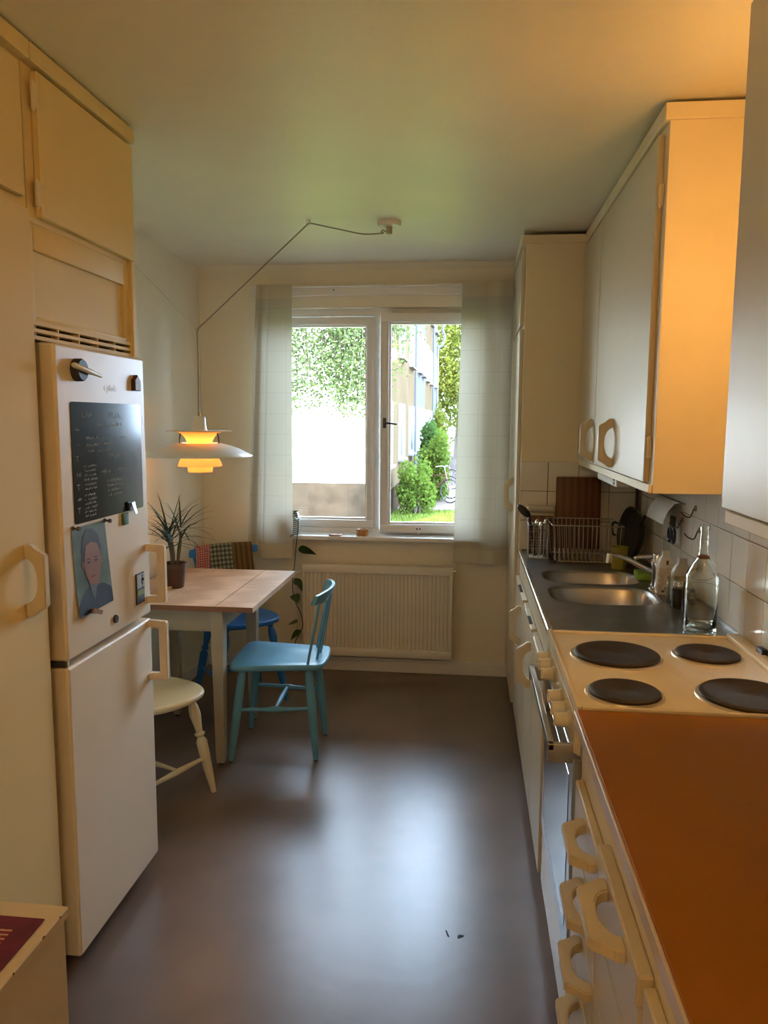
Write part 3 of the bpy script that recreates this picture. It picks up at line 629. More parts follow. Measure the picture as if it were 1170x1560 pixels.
# tilted control panel
bm = B(); prism(bm, [(.262, Y0+.003, .876), (.250, Y0+.003, .876), (.246, Y0+.003, .80), (.262, Y0+.003, .79)], (0, Y1-Y0-.006, 0)); obj('control_panel', bm, ENAM, t)
for k, y in enumerate((2.255, 2.185, 2.105, 1.93, 1.845, 1.775)):
    bm = B(); turn(bm, (.249, y, .845), (.241, y, .845), [(0, .021), (1, .021)], 20); o = obj('knob', bm, M('knob_collar', (.60, .56, .46), .4), t)
    bm = B(); turn(bm, (.241, y, .845), (.213, y, .845), [(0, .0185), (.1, .0185), (.9, .016), (1, .014)], 18); box(bm, .209, .24, y-.005, y+.005, .829, .861, .002); obj('knob_grip', bm, KNOB, o)
obj('indicator_lamp', turn(B(), (.249, 2.02, .845), (.243, 2.02, .845), [(0, .007), (1, .006)], 12), WHITEPL, t)
dr = bx('oven_door', t, OVFR, .247, .266, Y0+.004, Y1-.004, .275, .782, bev=.003)
bx('oven_glass', dr, OVEN, .2455, .2475, Y0+.06, Y1-.05, .33, .72, bev=.001)
bm = B(); box(bm, .190, .206, Y0+.012, 2.285, .795, .813, .003); box(bm, .19, .248, Y0+.012, Y0+.03, .768, .813, .003); box(bm, .19, .248, 2.267, 2.285, .768, .813, .003); obj('handle', bm, M('oven_handle_steel', (.55, .53, .50), .3, metal=1), dr)
bx('drawer', t, ENAM, .250, .266, Y0+.006, Y1-.006, .09, .266, bev=.003)
# near base cabinet with drawers
t = thing('drawer_cabinet', 'cream base cabinet with columns of drawers under the orange worktop', 'cabinet', (.54, 1.1, 0))
bx('body', t, CABF, XB, XW-.01, .32, 1.664, .10, .874, bev=.001); bx('plinth', t, CABF, .32, XW-.02, .32, 1.66, 0, .10, bev=0)
for k in range(6):
    z1 = .768-.128*k; z0 = max(z1-.122, .09)
    if z1 < .15: break
    d = bx('drawer', t, CAB, XB-.018, XB, 1.325, 1.63, z0, z1, bev=.003)
    handle(d, XB-.018, 1.415, z1-.028, horiz=True, s=.92)
for k in range(6):
    z1 = (.803, .752, .652, .52, .38, .24)[k]; z0 = (.756, .656, .524, .384, .244, .09)[k]
    d = bx('drawer', t, CAB, XB-.02-.004*(k == 0), XB, .982, 1.312, z0, z1, bev=.004)
    if k == 0: handle(d, XB-.022, 1.14, .778, horiz=True, s=1.0)
bx('door', t, CAB, XB-.018, XB, .36, .972, .09, .798, bev=.003)
t = thing('worktop', 'orange-brown laminate worktop with pale edge strip beside cooker', 'worktop', (.54, 1.0, .874))
bx('slab', t, ORANGE, .2485, XW-.002, .30, 1.688, .875, .904, bev=.002)
bx('edge_strip', t, M('edge_strip_pale', (.62, .50, .38), .35), .243, .2485, .30, 1.688, .874, .903, bev=.0015)

# ------------------------------------------------------------------ things round the sink
# tap
t = thing('kitchen_tap', 'chrome single-lever kitchen tap behind the sink bowls', 'tap', (.725, 3.0, ZT))
obj('body', lathe(B(), (.725, 3.0, ZT), [(.026, 0), (.026, .008), (.02, .012), (.019, .09), (.021, .095), (.021, .125), (.015, .14), (.002, .142)], 24), CHROME, t)
obj('spout', tube(B(), catmull([(.715, 3.0, ZT+.065), (.66, 3.005, ZT+.092), (.60, 3.01, ZT+.122), (.555, 3.012, ZT+.13)], 8), .0095, 12), CHROME, t)
obj('nozzle', cyl(B(), (.549, 3.012, ZT+.135), (.545, 3.012, ZT+.098), .013, .012, 16), CHROME, t)
obj('lever', tube(B(), catmull([(.722, 3.0, ZT+.13), (.68, 2.998, ZT+.128), (.648, 2.996, ZT+.124), (.640, 2.996, ZT+.118)], 5), [.009]*8+[.007]*8, 10), CHROME, t)
# bottles
def bottle(name, label, cat, c, prof, mat, group=None, extra=None, seg=24):
    t = thing(name, label, cat, c, group=group); obj('body', lathe(B(), c, prof, seg), mat, t, ang=50)
    if extra: extra(t)
    return t
def sq_bottle(name, label, c, w_, d_, h, mat, labelcol, neck):
    t = thing(name, label, 'bottle', c); bm = B(); rs = []
    for g, z in ((-.004, 0), (0, .004), (0, h*.68), (-.003, h*.74), (-w_*.45, h*.86), (-w_*.55, h*.88), (-w_*.55, h*.99), (-w_*.58, h)):
        rs.append([bm.verts.new(p) for p in sq_ellipse(c[0], c[1], max(w_+g, .01), max(d_+g*d_/w_, .01), c[2]+z, 24, 5)])
    rings(bm, rs); obj('body', bm, mat, t, ang=50)
    bm = B(); R = [[bm.verts.new(p) for p in sq_ellipse(c[0], c[1], w_+.0006, d_+.0006, c[2]+z, 24, 5)] for z in (h*.10, h*.62)]; rings(bm, R, cap=False); obj('label', bm, labelcol, t, ang=50)
    return t
LBL = M('paper_label', (.60, .55, .46), .7, var=.25, vs_=60)
t = sq_bottle('soap_bottle', 'white square plastic soap bottle with pale label behind tap', (.738, 2.925, ZT), .030, .022, .165, WHITEPL, LBL, None)
bm = B()
for z, a, b in ((.115, -.002, .006), (.03, -.004, .008), (.018, -.016, -.004)): box(bm, .738+a, .738+b, 2.9018, 2.9026, ZT+z-.008*(z < .1), ZT+z+.016*(z > .1))
obj('print', bm, M('label_print', (.10, .06, .04), .6), t)
t = sq_bottle('detergent_bottle', 'translucent plastic detergent bottle standing behind the glass jars', (.765, 2.80, ZT), .034, .024, .160, M('cloudy_plastic', (.60, .57, .48), .4, trans=.35), M('label_faded', (.44, .38, .24), .6, var=.5, vs_=40), None)
JG = WGLASS
bottle('spice_jar', 'small empty glass jar beside the soap bottle', 'jar', (.728, 2.775, ZT), [(.018, 0), (.021, .004), (.021, .07), (.016, .08), (.017, .095), (.015, .095)], JG, 'little jars by the sink')
def lab1(t): obj('label', lathe(B(), (.732, 2.705, ZT), [(.0222, .018), (.0222, .062)], 24, cap=False), M('label_black', (.02, .018, .016), .5), t); obj('contents', lathe(B(), (.732, 2.705, ZT), [(.019, .004), (.0195, .05), (.001, .05)], 16), M('dark_spice', (.06, .03, .02), .9), t); obj('lid', lathe(B(), (.732, 2.705, ZT), [(.019, .078), (.019, .094), (.017, .096), (.001, .096)], 20), CHROME, t)
bottle('spice_jar', 'small glass jar with black label and metal lid', 'jar', (.732, 2.705, ZT), [(.019, 0), (.022, .004), (.022, .066), (.018, .076), (.018, .084)], JG, 'little jars by the sink', lab1)
def lab2(t): obj('lid', lathe(B(), (.748, 2.645, ZT), [(.018, .086), (.018, .104), (.016, .106), (.001, .106)], 20), BLACKP, t)
bottle('spice_jar', 'small glass jar with black lid next to the tall carafe', 'jar', (.748, 2.645, ZT), [(.016, 0), (.02, .004), (.02, .074), (.017, .084), (.017, .094)], JG, 'little jars by the sink', lab2)
# tall carafe bottle
c = (.722, 2.415, ZT); t = thing('glass_bottle', 'tall clear glass bottle with long neck beside cooker', 'bottle', c)
pr = [(.001, .006), (.040, .004), (.0475, 0), (.049, .006), (.049, .165), (.051, .172), (.047, .180), (.030, .215), (.017, .232), (.0135, .25), (.0125, .315), (.015, .318), (.015, .332), (.012, .333),
      (.0105, .315), (.0115, .25), (.015, .23), (.028, .211), (.044, .176), (.046, .165), (.046, .018), (.040, .014), (.001, .013)]
obj('body', lathe(B(), c, pr, 40, cap=False), CGLASS, t, ang=60)
obj('stopper_ring', lathe(B(), (c[0], c[1], c[2]+.232), [(.0175, -.004), (.0185, 0), (.0165, .006)], 20, cap=False), M('ring_brown', (.16, .06, .03), .6), t)
# tumbler, sponge, brush
t = thing('plastic_beaker', 'yellow-green plastic beaker behind the far bowl', 'beaker', (.66, 3.40, ZT))
obj('body', lathe(B(), (.66, 3.40, ZT), [(.028, 0), (.031, .002), (.037, .1), (.035, .1), (.029, .004), (.001, .004)], 28), M('beaker_yellow', (.40, .33, .03), .35, trans=.3), t)
tag(obj('scouring_sponge', box(B(), .69, .75, 3.16, 3.24, ZT+.001, ZT+.032, .004), GREENPL, loc=(.72, 3.2, ZT)), 'bright green sponge lying beside the tap', 'sponge')
t = thing('dish_brush', 'dark washing-up brush with teal head beside the tap', 'brush', (.76, 3.14, ZT))
obj('head', turn(B(), (.765, 3.15, ZT+.03), (.765, 3.15, ZT+.075), [(0, .02), (.5, .026), (1, .02)], 18), M('brush_teal', (.03, .12, .12), .5), t); obj('bristles', turn(B(), (.765, 3.15, ZT+.001), (.765, 3.15, ZT+.03), [(0, .022), (1, .018)], 18), BLACKP, t)
# cutting boards and box against the pantry side
CB = wood('board_wood', (.10, .028, .008), (.16, .05, .015), .5, (18, 18, 1.2), 3, .5)
bm = B(); box(bm, .425, .640, -.012, .012, 0, .372, .006); bmesh.ops.rotate(bm, verts=bm.verts, cent=(0, 0, 0), matrix=Matrix.Rotation(math.radians(-4), 3, 'X')); bmesh.ops.translate(bm, verts=bm.verts, vec=(0, 3.796, ZT+.002))
tag(obj('cutting_board', bm, CB, loc=(.53, 3.79, ZT)), 'large reddish-brown wooden cutting board leaning on the tiles', 'cutting board')
bm = B(); box(bm, .285, .410, -.009, .009, 0, .185, .006); bmesh.ops.rotate(bm, verts=bm.verts, cent=(0, 0, 0), matrix=Matrix.Rotation(math.radians(-5), 3, 'X')); bmesh.ops.translate(bm, verts=bm.verts, vec=(0, 3.742, ZT+.002))
tag(obj('cutting_board', bm, CB, loc=(.35, 3.73, ZT)), 'small brown wooden board standing behind the cutlery basket', 'cutting board')
t = thing('plastic_canister', 'cream plastic canister behind the small brown board', 'canister', (.35, 3.80, ZT))
bx('body', t, M('cream_plastic', (.55, .50, .38), .5), .29, .415, 3.775, 3.832, ZT, ZT+.20, bev=.012); bx('lid', t, M('cream_plastic', (.55, .5, .38), .5), .284, .421, 3.772, 3.834, ZT+.20, ZT+.232, bev=.012)
# dish rack
WIRE = M('rack_wire', (.42, .40, .37), .35, metal=.8)
t = thing('dish_rack', 'wire dish drying rack in front of the cutting board', 'dish rack', (.54, 3.6, ZT))
bm = B(); xa, xb, ya, yb, za, zb = .375, .69, 3.47, 3.75, ZT+.012, ZT+.178
tube(bm, [(xa, ya, zb), (xb, ya, zb), (xb, yb, zb), (xa, yb, zb)], .003, 6, True); obj('rim', bm, WIRE, t); bm = B(); tube(bm, [(xa+.02, ya+.02, za), (xb-.02, ya+.02, za), (xb-.02, yb-.02, za), (xa+.02, yb-.02, za)], .003, 6, True)
obj('base_rim', bm, WIRE, t)
for k in range(15):
    x = xa+.022+k*(xb-xa-.04)/14; bm = B()
    tube(bm, [(xa+(xb-xa)*(k+.5)/15, ya, zb), (x, ya+.02, za), (x, yb-.02, za), (xa+(xb-xa)*(k+.5)/15, yb, zb)], .0018, 6)
    tube(bm, catmull([(x, ya+.06, za), (x, ya+.066, za+.045), (x, ya+.075, za+.05), (x, ya+.084, za+.045), (x, ya+.09, za)], 4), .0016, 5); obj('wire', bm, WIRE, t)
for x, y in ((xa+.02, ya+.02), (xb-.02, ya+.02), (xa+.02, yb-.02), (xb-.02, yb-.02)): obj('foot', cyl(B(), (x, y, ZT), (x, y, za+.004), .006), BLACKP, t)
t = thing('cutlery_basket', 'small wire cutlery basket at the worktop end', 'basket', (.33, 3.64, ZT))
bm = B(); xa, xb, ya, yb = .282, .372, 3.60, 3.69
for z in (.004, .05, .09, .13, .16): tube(bm, [(xa, ya, ZT+z), (xb, ya, ZT+z), (xb, yb, ZT+z), (xa, yb, ZT+z)], .002, 6, True)
for k in range(5):
    x = xa+k*(xb-xa)/4; y = ya+k*(yb-ya)/4
    for p in ((x, ya), (x, yb), (xa, y), (xb, y)): cyl(bm, (p[0], p[1], ZT+.004), (p[0], p[1], ZT+.16), .0016, seg=6)
obj('wire_cage', bm, WIRE, t); obj('tray', box(B(), xa+.004, xb-.004, ya+.004, yb-.004, ZT, ZT+.004), WHITEPL, t)
t = thing('soup_ladle', 'black plastic ladle leaning out of the cutlery basket', 'ladle', (.30, 3.62, ZT+.006))
obj('stem', tube(B(), catmull([(.315, 3.63, ZT+.01), (.300, 3.62, ZT+.10), (.285, 3.61, ZT+.19), (.277, 3.605, ZT+.21)], 5), .005), BLACKP, t)
bm = B(); bmesh.ops.create_uvsphere(bm, u_segments=16, v_segments=10, radius=1, matrix=Matrix.Translation((.256, 3.60, ZT+.226)) @ Matrix.Rotation(.75, 4, 'Y') @ Matrix.Diagonal((.042, .028, .018, 1))); obj('scoop', bm, BLACKP, t)
t = thing('steel_cutlery', 'steel cutlery standing in the wire basket', 'cutlery', (.335, 3.65, ZT+.006))
for k in range(4):
    a = (.31+.015*k, 3.63+.012*(k % 3), ZT+.008); b_ = (.30+.022*k, 3.64+.01*k, ZT+.17+.012*(k % 2))
    obj('fork' if k % 2 else 'spoon', turn(B(), a, b_, [(0, .004), (.7, .0035), (.75, .004), (.85, .010), (.95, .009), (1, .003)], 8), CHROME, t)
# frying pan on edge
pc = Vector((.765, 3.60, ZT+.128)); t = thing('frying_pan', 'black frying pan standing on edge by the wall', 'pan', (pc.x, pc.y, ZT))
ax = Vector((-.95, -.18, .12)).normalized()
obj('pan_body', turn(B(), pc, pc+ax*.035, [(0, .001), (0, .10), (.06, .108), (.95, .125), (1, .125), (1, .121), (.2, .104), (.18, .001)], 36, cap=False), M('pan_black', (.03, .028, .026), .28, spec=.6), t)
up2 = Vector((0, 0, 1)); sd = ax.cross(up2).normalized()
obj('loop_handle', tube(B(), catmull([pc+ax*.03+sd*.115+up2*.03, pc+ax*.045+sd*.15+up2*.028, pc+ax*.047+sd*.16, pc+ax*.045+sd*.15-up2*.028, pc+ax*.03+sd*.115-up2*.03], 6), .006), BLACKP, t)
obj('handle', tube(B(), [pc+ax*.02-sd*.10+up2*.05, pc+ax*.03-sd*.17+up2*.10], [.009, .007]), BLACKP, t)
# paper sheet and hooks on the tiles
t = thing('paper_sheet', 'folded white paper sheet held on the tiled wall', 'paper', (.80, 3.2, 1.15))
prof = [(.815, 1.238), (.79, 1.232), (.765, 1.20), (.752, 1.165), (.750, 1.15)]
bm = B(); A1 = [[bm.verts.new((x-.0*k, y, z)) for x, z in prof] for k, y in enumerate((3.04, 3.13, 3.23, 3.32))]
for a, b in zip(A1, A1[1:]):
    for i in range(len(prof)-1): bm.faces.new((a[i], a[i+1], b[i+1], b[i]))
obj('top_fold', bm, M('paper_white', (.72, .68, .60), .8), t, ang=180)
obj('back_sheet', box(B(), .8185, .8195, 3.04, 3.32, 1.07, 1.238), M('paper_white', (.7, .7, .7), .8), t)
obj('clip', tube(B(), [(.817, 2.99, 1.236), (.80, 3.03, 1.243), (.80, 3.33, 1.243), (.817, 3.36, 1.236)], .003), M('hook_wire', (.12, .09, .06), .4, metal=.7), t)
HK = M('hook_wire', (.12, .09, .06), .4, metal=.7)
def hook(y, z, label):
    t = thing('wall_hook', label, 'hook', (.82, y, z))
    obj('plate', turn(B(), (.8225, y, z), (.812, y, z), [(0, .012), (.6, .011), (1, .007)], 16), M('hook_plate', (.30, .24, .18), .4, metal=.6), t)
    obj('arm', tube(B(), catmull([(.813, y, z), (.806, y, z-.02), (.80, y+.005, z-.034), (.785, y+.02, z-.030), (.775, y+.03, z-.018)], 5), .0028), HK, t)
hook(2.862, 1.236, 'bent wire hook on the upper row of tiles'); hook(2.80, 1.165, 'bent wire hook on the middle row of tiles'); hook(3.02, 1.175, 'bent wire hook carrying the black scissors')
t = thing('kitchen_scissors', 'black and navy scissors hanging from a wire hook', 'scissors', (.80, 3.05, 1.09))
bx('blade_cover', t, BLACKP, .786, .798, 3.035, 3.085, 1.135, 1.182, bev=.003)
NV = M('navy_plastic', (.012, .014, .035), .35)
for dy in (-.018, .02): obj('grip_ring', tube(B(), [(.792-.004*(dy > 0), 3.06+dy+.020*math.cos(a), 1.108+.028*math.sin(a)) for a in [2*PI*k/20 for k in range(20)]], .006, 8, True), NV, t)
bm = B(); box(bm, .800, .818, 2.12, 2.165, .912, .932, .003); tag(obj('black_plug', bm, BLACKP, loc=(.81, 2.14, .912)), 'small black plug behind the hot plates', 'plug')

# ------------------------------------------------------------------ dining corner
TOPW = wood('table_pine', (.46, .29, .17), (.62, .42, .27), .45, (1.5, 9, 1), 5, .7)
EDGEW = M('table_edge', (.22, .10, .05), .5)
LEGP = M('table_leg_paint', (.40, .35, .26), .5, var=.06)
t = thing('dining_table', 'drop-leaf pine table with painted grey legs by the wall', 'table', (-1.26, 3.5, 0))
for k, (a, b) in enumerate(((-1.60, -1.342), (-1.340, -1.084), (-1.080, -.915))):
    o = bx('plank' if k < 2 else 'leaf', t, TOPW, a, b, 3.115, 3.925, .722, .745, bev=0)
bx('edge_band', t, EDGEW, -1.60, -.915, 3.1125, 3.115, .722, .744, bev=0)
bm = B(); box(bm, -1.545, -1.085, 3.175, 3.197, .615, .722, .002); box(bm, -1.545, -1.085, 3.705, 3.727, .615, .722, .002); box(bm, -1.545, -1.525, 3.19, 3.71, .615, .722, .002); box(bm, -1.105, -1.085, 3.19, 3.71, .615, .722, .002); obj('apron', bm, LEGP, t)
for x, y in ((-1.09, 3.18), (-1.09, 3.70), (-1.50, 3.18), (-1.50, 3.70)):
    bm = B(); s0, s1 = .027, .017; cx = x; rs = []
    for s_, z in ((s1, .012), (s1+.002, .05), (s0, .60), (s0, .722)): rs.append([bm.verts.new((cx+dx*s_, y+dy*s_, z)) for dx, dy in ((-1, -1), (1, -1), (1, 1), (-1, 1))])
    rings(bm, rs); o = obj('leg', bm, LEGP, t, ang=20); obj('foot_pad', cyl(B(), (cx, y, 0), (cx, y, .012), .011, seg=10), M('pad_black', (.04, .03, .03), .6), o)
for y in (3.35, 3.70): bx('leaf_support', t, EDGEW, -1.10, -.955, y, y+.02, .695, .721, bev=.002)
bm = B()
for y in (3.30, 3.55, 3.78): box(bm, -.985, -.955, y, y+.015, .712, .722)
obj('leaf_hinge', bm, BLACKP, t)
# pieces shared by chairs
def leg_turned(p0, p1): return turn(B(), p0, p1, [(0, .0115), (.05, .0125), (.25, .0185), (.42, .022), (.53, .023), (.565, .014), (.58, .0135), (.595, .021), (.61, .0215), (.625, .0135), (.68, .016), (.80, .0235), (.88, .020), (.925, .013), (.945, .018), (.96, .0185), (.975, .013), (1, .014)], 16)
def spindle_chair(loc, rz, mat):
    t = thing('spindle_chair', 'light blue painted wooden chair with spindle back facing the table', 'chair', loc, rz)
    SW = .425
    out = []
    for x, y in ((-.155, -.20), (-.165, -.10), (-.195, .10), (-.200, .165), (-.175, .192), (-.08, .200), (.08, .200), (.175, .192), (.200, .165), (.195, .10), (.165, -.10), (.155, -.20), (.125, -.222), (.04, -.232), (-.04, -.232), (-.125, -.222)): out.append((x, y, 0))
    n = len(out); sm = [Vector(p) for p in catmull(out+[out[0]], 4)][:-1]
    bm = B(); rs = []
    for s_, z in ((.95, SW), (.99, SW+.005), (1.0, SW+.016), (.992, SW+.025), (.96, SW+.028)): rs.append([bm.verts.new((p.x*s_, p.y*s_, z)) for p in sm])
    rings(bm, rs, cap=False); bm.faces.new(rs[0][::-1])
    r2_ = [bm.verts.new((p.x*.55, p.y*.55-.01, SW+.020)) for p in sm]; rings(bm, [rs[-1], r2_], cap=False); bm.faces.new(r2_)
    obj('seat', bm, mat, t, world=False, ang=60)
    feet = {}
    for sx in (-1, 1):
        for nm, top, ft in (('f', (.15*sx, .14, SW+.004), (.188*sx, .192, .006)), ('r', (.115*sx, -.155, SW+.004), (.145*sx, -.192, .006))):
            o = obj('leg', turn(B(), ft, top, [(0, .0125), (.3, .0185), (.6, .0205), (.9, .0185), (1, .016)], 14), mat, t, world=False); obj('foot_pad', cyl(B(), (ft[0], ft[1], 0), (ft[0], ft[1], .007), .010, seg=10), M('pad_black'), o, world=False)
            feet[nm, sx] = (Vector(ft), Vector(top))
    mids = []
    for sx in (-1, 1):
        a = feet['f', sx][0].lerp(feet['f', sx][1], .55); b = feet['r', sx][0].lerp(feet['r', sx][1], .55); obj('stretcher', turn(B(), a, b, [(0, .007), (.3, .009), (.42, .0105), (.45, .014), (.55, .014), (.58, .0105), (.7, .009), (1, .007)], 10), mat, t, world=False); mids.append(a.lerp(b, .5))
    obj('cross_stretcher', turn(B(), mids[0], mids[1], [(0, .007), (.5, .0125), (1, .007)], 10), mat, t, world=False)
    # bowed top rail
    rail = []
    def railp(u): return Vector((u*.180, -.195-.045*(1-u*u), 0))
    bm = B(); rs = []
    for k in range(17):
        u = -1+k/8; p = railp(u); d = Vector((1, .26*u*.6, 0)).normalized(); nrm = Vector((-d.y, d.x, 0)); hgt = .028*(1-.25*abs(u)**4)
        cs = [(-.010, -hgt), (.010, -hgt), (.011, 0), (.007, hgt), (-.007, hgt), (-.011, 0)]
        rs.append([bm.verts.new(p+nrm*a+Vector((0, 0, .755+b+.004*(1-abs(u)))) - Vector((0, .012*(b/.028), 0))) for a, b in cs])
    rings(bm, rs); obj('top_rail', bm, mat, t, world=False, ang=50)
    for u in (-.82, -.30, .30, .82):
        a = Vector((u*.165, -.138-.050*(1-u*u), SW+.020)); b = railp(u)+Vector((0, 0, .735)); d = (b-a); bm = B(); rs = []
        for q, wx in ((0, .010), (.35, .0155), (.7, .0135), (1, .009)): 
            c_ = a+d*q; rs.append([bm.verts.new(c_+Vector((wx*math.cos(k*PI/5), .0065*math.sin(k*PI/5), 0))) for k in range(10)])
        rings(bm, rs); obj('spindle', bm, mat, t, world=False, ang=60)
    return t
BLUE = M('blue_chair_paint', (.12, .33, .46), .35, var=.1, vs_=12, bump=.05)
spindle_chair((-.872, 3.405, 0), PI/2+.04, BLUE)
def windsor(name, label, loc, rz, mat, sh=.445, railz=.80, rail_curve=.05, splay=(.195, .185)):
    t = thing(name, label, 'chair', loc, rz)
    out = [(-.10, -.19), (-.125, -.165), (-.135, -.14), (-.175, -.09), (-.20, .0), (-.198, .08), (-.165, .155), (-.09, .195), (.0, .205), (.09, .195), (.165, .155), (.198, .08), (.20, .0), (.175, -.09), (.135, -.14), (.125, -.165), (.10, -.19), (.04, -.205), (-.04, -.205)]
    sm = catmull([(x, y, 0) for x, y in out+[out[0]]], 4)[:-1]; bm = B(); rs = []
    for s_, z in ((.93, sh-.028), (.985, sh-.022), (1.0, sh-.010), (.985, sh-.002), (.93, sh)): rs.append([bm.verts.new((p.x*s_, p.y*s_, z)) for p in sm])
    rings(bm, rs, cap=False); bm.faces.new(rs[0][::-1]); r_ = [bm.verts.new((p.x*.6, p.y*.6-.01, sh-.008)) for p in sm]; rings(bm, [rs[-1], r_], cap=False); bm.faces.new(r_)
    obj('seat', bm, mat, t, world=False, ang=60); F_ = {}
    for sx in (-1, 1):
        for sy in (-1, 1):
            ft = Vector((splay[0]*sx, splay[1]*sy, 0)); tp = Vector((.125*sx, .115*sy, sh-.02)); obj('leg', leg_turned(ft, tp), mat, t, world=False); F_[sx, sy] = (ft, tp)
    mids = []
    for sx in (-1, 1):
        a = F_[sx, 1][0].lerp(F_[sx, 1][1], .36); b = F_[sx, -1][0].lerp(F_[sx, -1][1], .36); mids.append(a.lerp(b, .5)); obj('stretcher', turn(B(), a, b, [(0, .007), (.5, .0135), (1, .007)], 10), mat, t, world=False)
    obj('cross_stretcher', turn(B(), mids[0], mids[1], [(0, .007), (.5, .0125), (1, .007)], 10), mat, t, world=False)
    def rp(u): return Vector((u*.205, -.235-rail_curve*(1-u*u)+rail_curve*.3, 0))
    bm = B(); rs = []
    for k in range(17):
        u = -1+k/8; p = rp(u); hgt = .030*(1-.35*abs(u)**3); rs.append([bm.verts.new(p+Vector((0, a, railz+b))) for a, b in ((-.009, -hgt), (.009, -hgt), (.010, 0), (.006, hgt), (-.006, hgt), (-.010, 0))])
    rings(bm, rs); obj('top_rail', bm, mat, t, world=False, ang=50)
    for u in (-.85, -.42, 0, .42, .85):
        a = Vector((u*.115, -.165-.015*(1-abs(u)), sh-.004)); b = rp(u)+Vector((0, 0, railz-.02)); outer = abs(u) > .8
        pf = [(0, .013), (.08, .014), (.12, .009), (.15, .0135), (.18, .009), (.22, .0125), (.26, .009), (.34, .0125), (.7, .0095), (1, .008)] if outer else [(0, .008), (.4, .0095), (1, .0065)]
        obj('stile' if outer else 'spindle', turn(B(), a, b, pf, 12), mat, t, world=False)
    return t
RBLUE = M('royal_blue_paint', (.03, .21, .60), .35, var=.1, bump=.04)
CREAM = M('cream_chair_paint', (.74, .64, .42), .35, var=.05, bump=.05)
bc = (-1.255, 4.02, 0); ba = -math.radians(140.5)  # seat front towards the room
bchair = windsor('windsor_chair', 'royal blue turned-leg chair with towels over its back', bc, ba, RBLUE, .465, .795)
windsor('windsor_chair', 'cream painted turned-leg chair standing beside the fridge', (-1.283, 2.851, 0), -.42, CREAM, .445, .78, splay=(.19, .17))
# tea towels over the blue chair's rail
def rail_pt(u):
    p = Vector((u*.205, -.235-.05*(1-u*u)+.015, 0)); c_, s_ = math.cos(ba), math.sin(ba); return Vector((bc[0]+p.x*c_-p.y*s_, bc[1]+p.x*s_+p.y*c_, 0))
FW = Vector((-math.sin(ba), math.cos(ba), 0))   # chair's forward
def towel(label, u0, u1, mat, drop, lean, thick=.004):
    c = rail_pt((u0+u1)/2); t = thing('tea_towel', label, 'towel', (c.x, c.y, .79-drop), group='tea towels on the blue chair')
    for q, nm in ((0, 'cloth'),):
        bm = B(); uvl = bm.loops.layers.uv.new('UVMap'); NU, prof = 14, []
        pr_ = [(.016, -drop), (.017, -drop*.6), (.016, -.05), (.015, .015), (.011, .034), (0, .039), (-.011, .034), (-.015, .015), (-.016, -.06), (-.018, -.12)]
        L = [0]
        for a, b in zip(pr_, pr_[1:]): L.append(L[-1]+math.hypot(a[0]-b[0], a[1]-b[1]))
        g = []
        for i in range(NU+1):
            u = u0+(u1-u0)*i/NU; row = []
            for k, (f, z) in enumerate(pr_):
                base = rail_pt(u + lean*max(0, -z)*(1 if f > 0 else 0)) + FW*(.26*max(0, -z) if f > 0 else 0); wav = .004*math.sin(i*1.3+k*.2)*max(0, -z)/.15
                v = bm.verts.new(base+FW*(f+wav)+Vector((0, 0, .795+z))); row.append((v, ((u-u0)*.22, L[k])))
            g.append(row)
        for i in range(NU):
            for k in range(len(pr_)-1):
                fc = bm.faces.new([g[i][k][0], g[i+1][k][0], g[i+1][k+1][0], g[i][k+1][0]])
                for l, uvv in zip(fc.loops, (g[i][k][1], g[i+1][k][1], g[i+1][k+1][1], g[i][k+1][1])): l[uvl].uv = uvv
        bmesh.ops.solidify(bm, geom=bm.faces[:], thickness=.002)
        obj(nm, bm, mat, t, ang=180)
towel('red and white checked tea towel on the blue chair', .80, .36, check_cloth('red_check', (.85, .62, .50), (.55, .010, .04), .0165, .013), .26, .55)
towel('dark green and white gingham tea towel on the blue chair', .36, -.28, check_cloth('green_check', (.55, .58, .44), (.006, .022, .010), .026, .026), .27, 0)
towel('tan striped tea towel on the blue chair', -.29, -.84, check_cloth('tan_stripe', (.28, .175, .075), (.09, .05, .02), .031, 0), .27, 0)

# plant on the table
t = thing('potted_dracaena', 'spiky dragon plant in a brown pot on table', 'potted plant', (-1.40, 3.46, .745))
cx, cy = -1.40, 3.46
obj('pot', lathe(B(), (cx, cy, .745), [(.042, 0), (.044, .003), (.056, .095), (.060, .098), (.060, .118), (.055, .118), (.053, .10), (.05, .1)], 32), M('brown_pot', (.10, .045, .025), .5, var=.1), t)
obj('soil', lathe(B(), (cx, cy, .745), [(.0525, .095), (.04, .104), (.001, .106)], 20), M('soil', (.03, .02, .012), .95, var=.4, vs_=90), t)
STM = M('stem_brown', (.12, .09, .05), .8); LF = M('dracaena_leaf', (.030, .046, .014), .6, spec=.2, var=.35, vs_=18)
rn = random.Random(11); crowns = []
for k, (dx, dy, h) in enumerate(((-.004, 0, .115), (.016, .01, .16), (-.018, .012, .14))):
    a = (cx+dx*.6, cy+dy*.6, .84); b_ = (cx+dx*2.0, cy+dy*1.5, .85+h); obj('stem', tube(B(), catmull([a, ((a[0]+b_[0])/2+.004, (a[1]+b_[1])/2, (a[2]+b_[2])/2), b_], 5), .007), STM, t); crowns.append(Vector(b_))
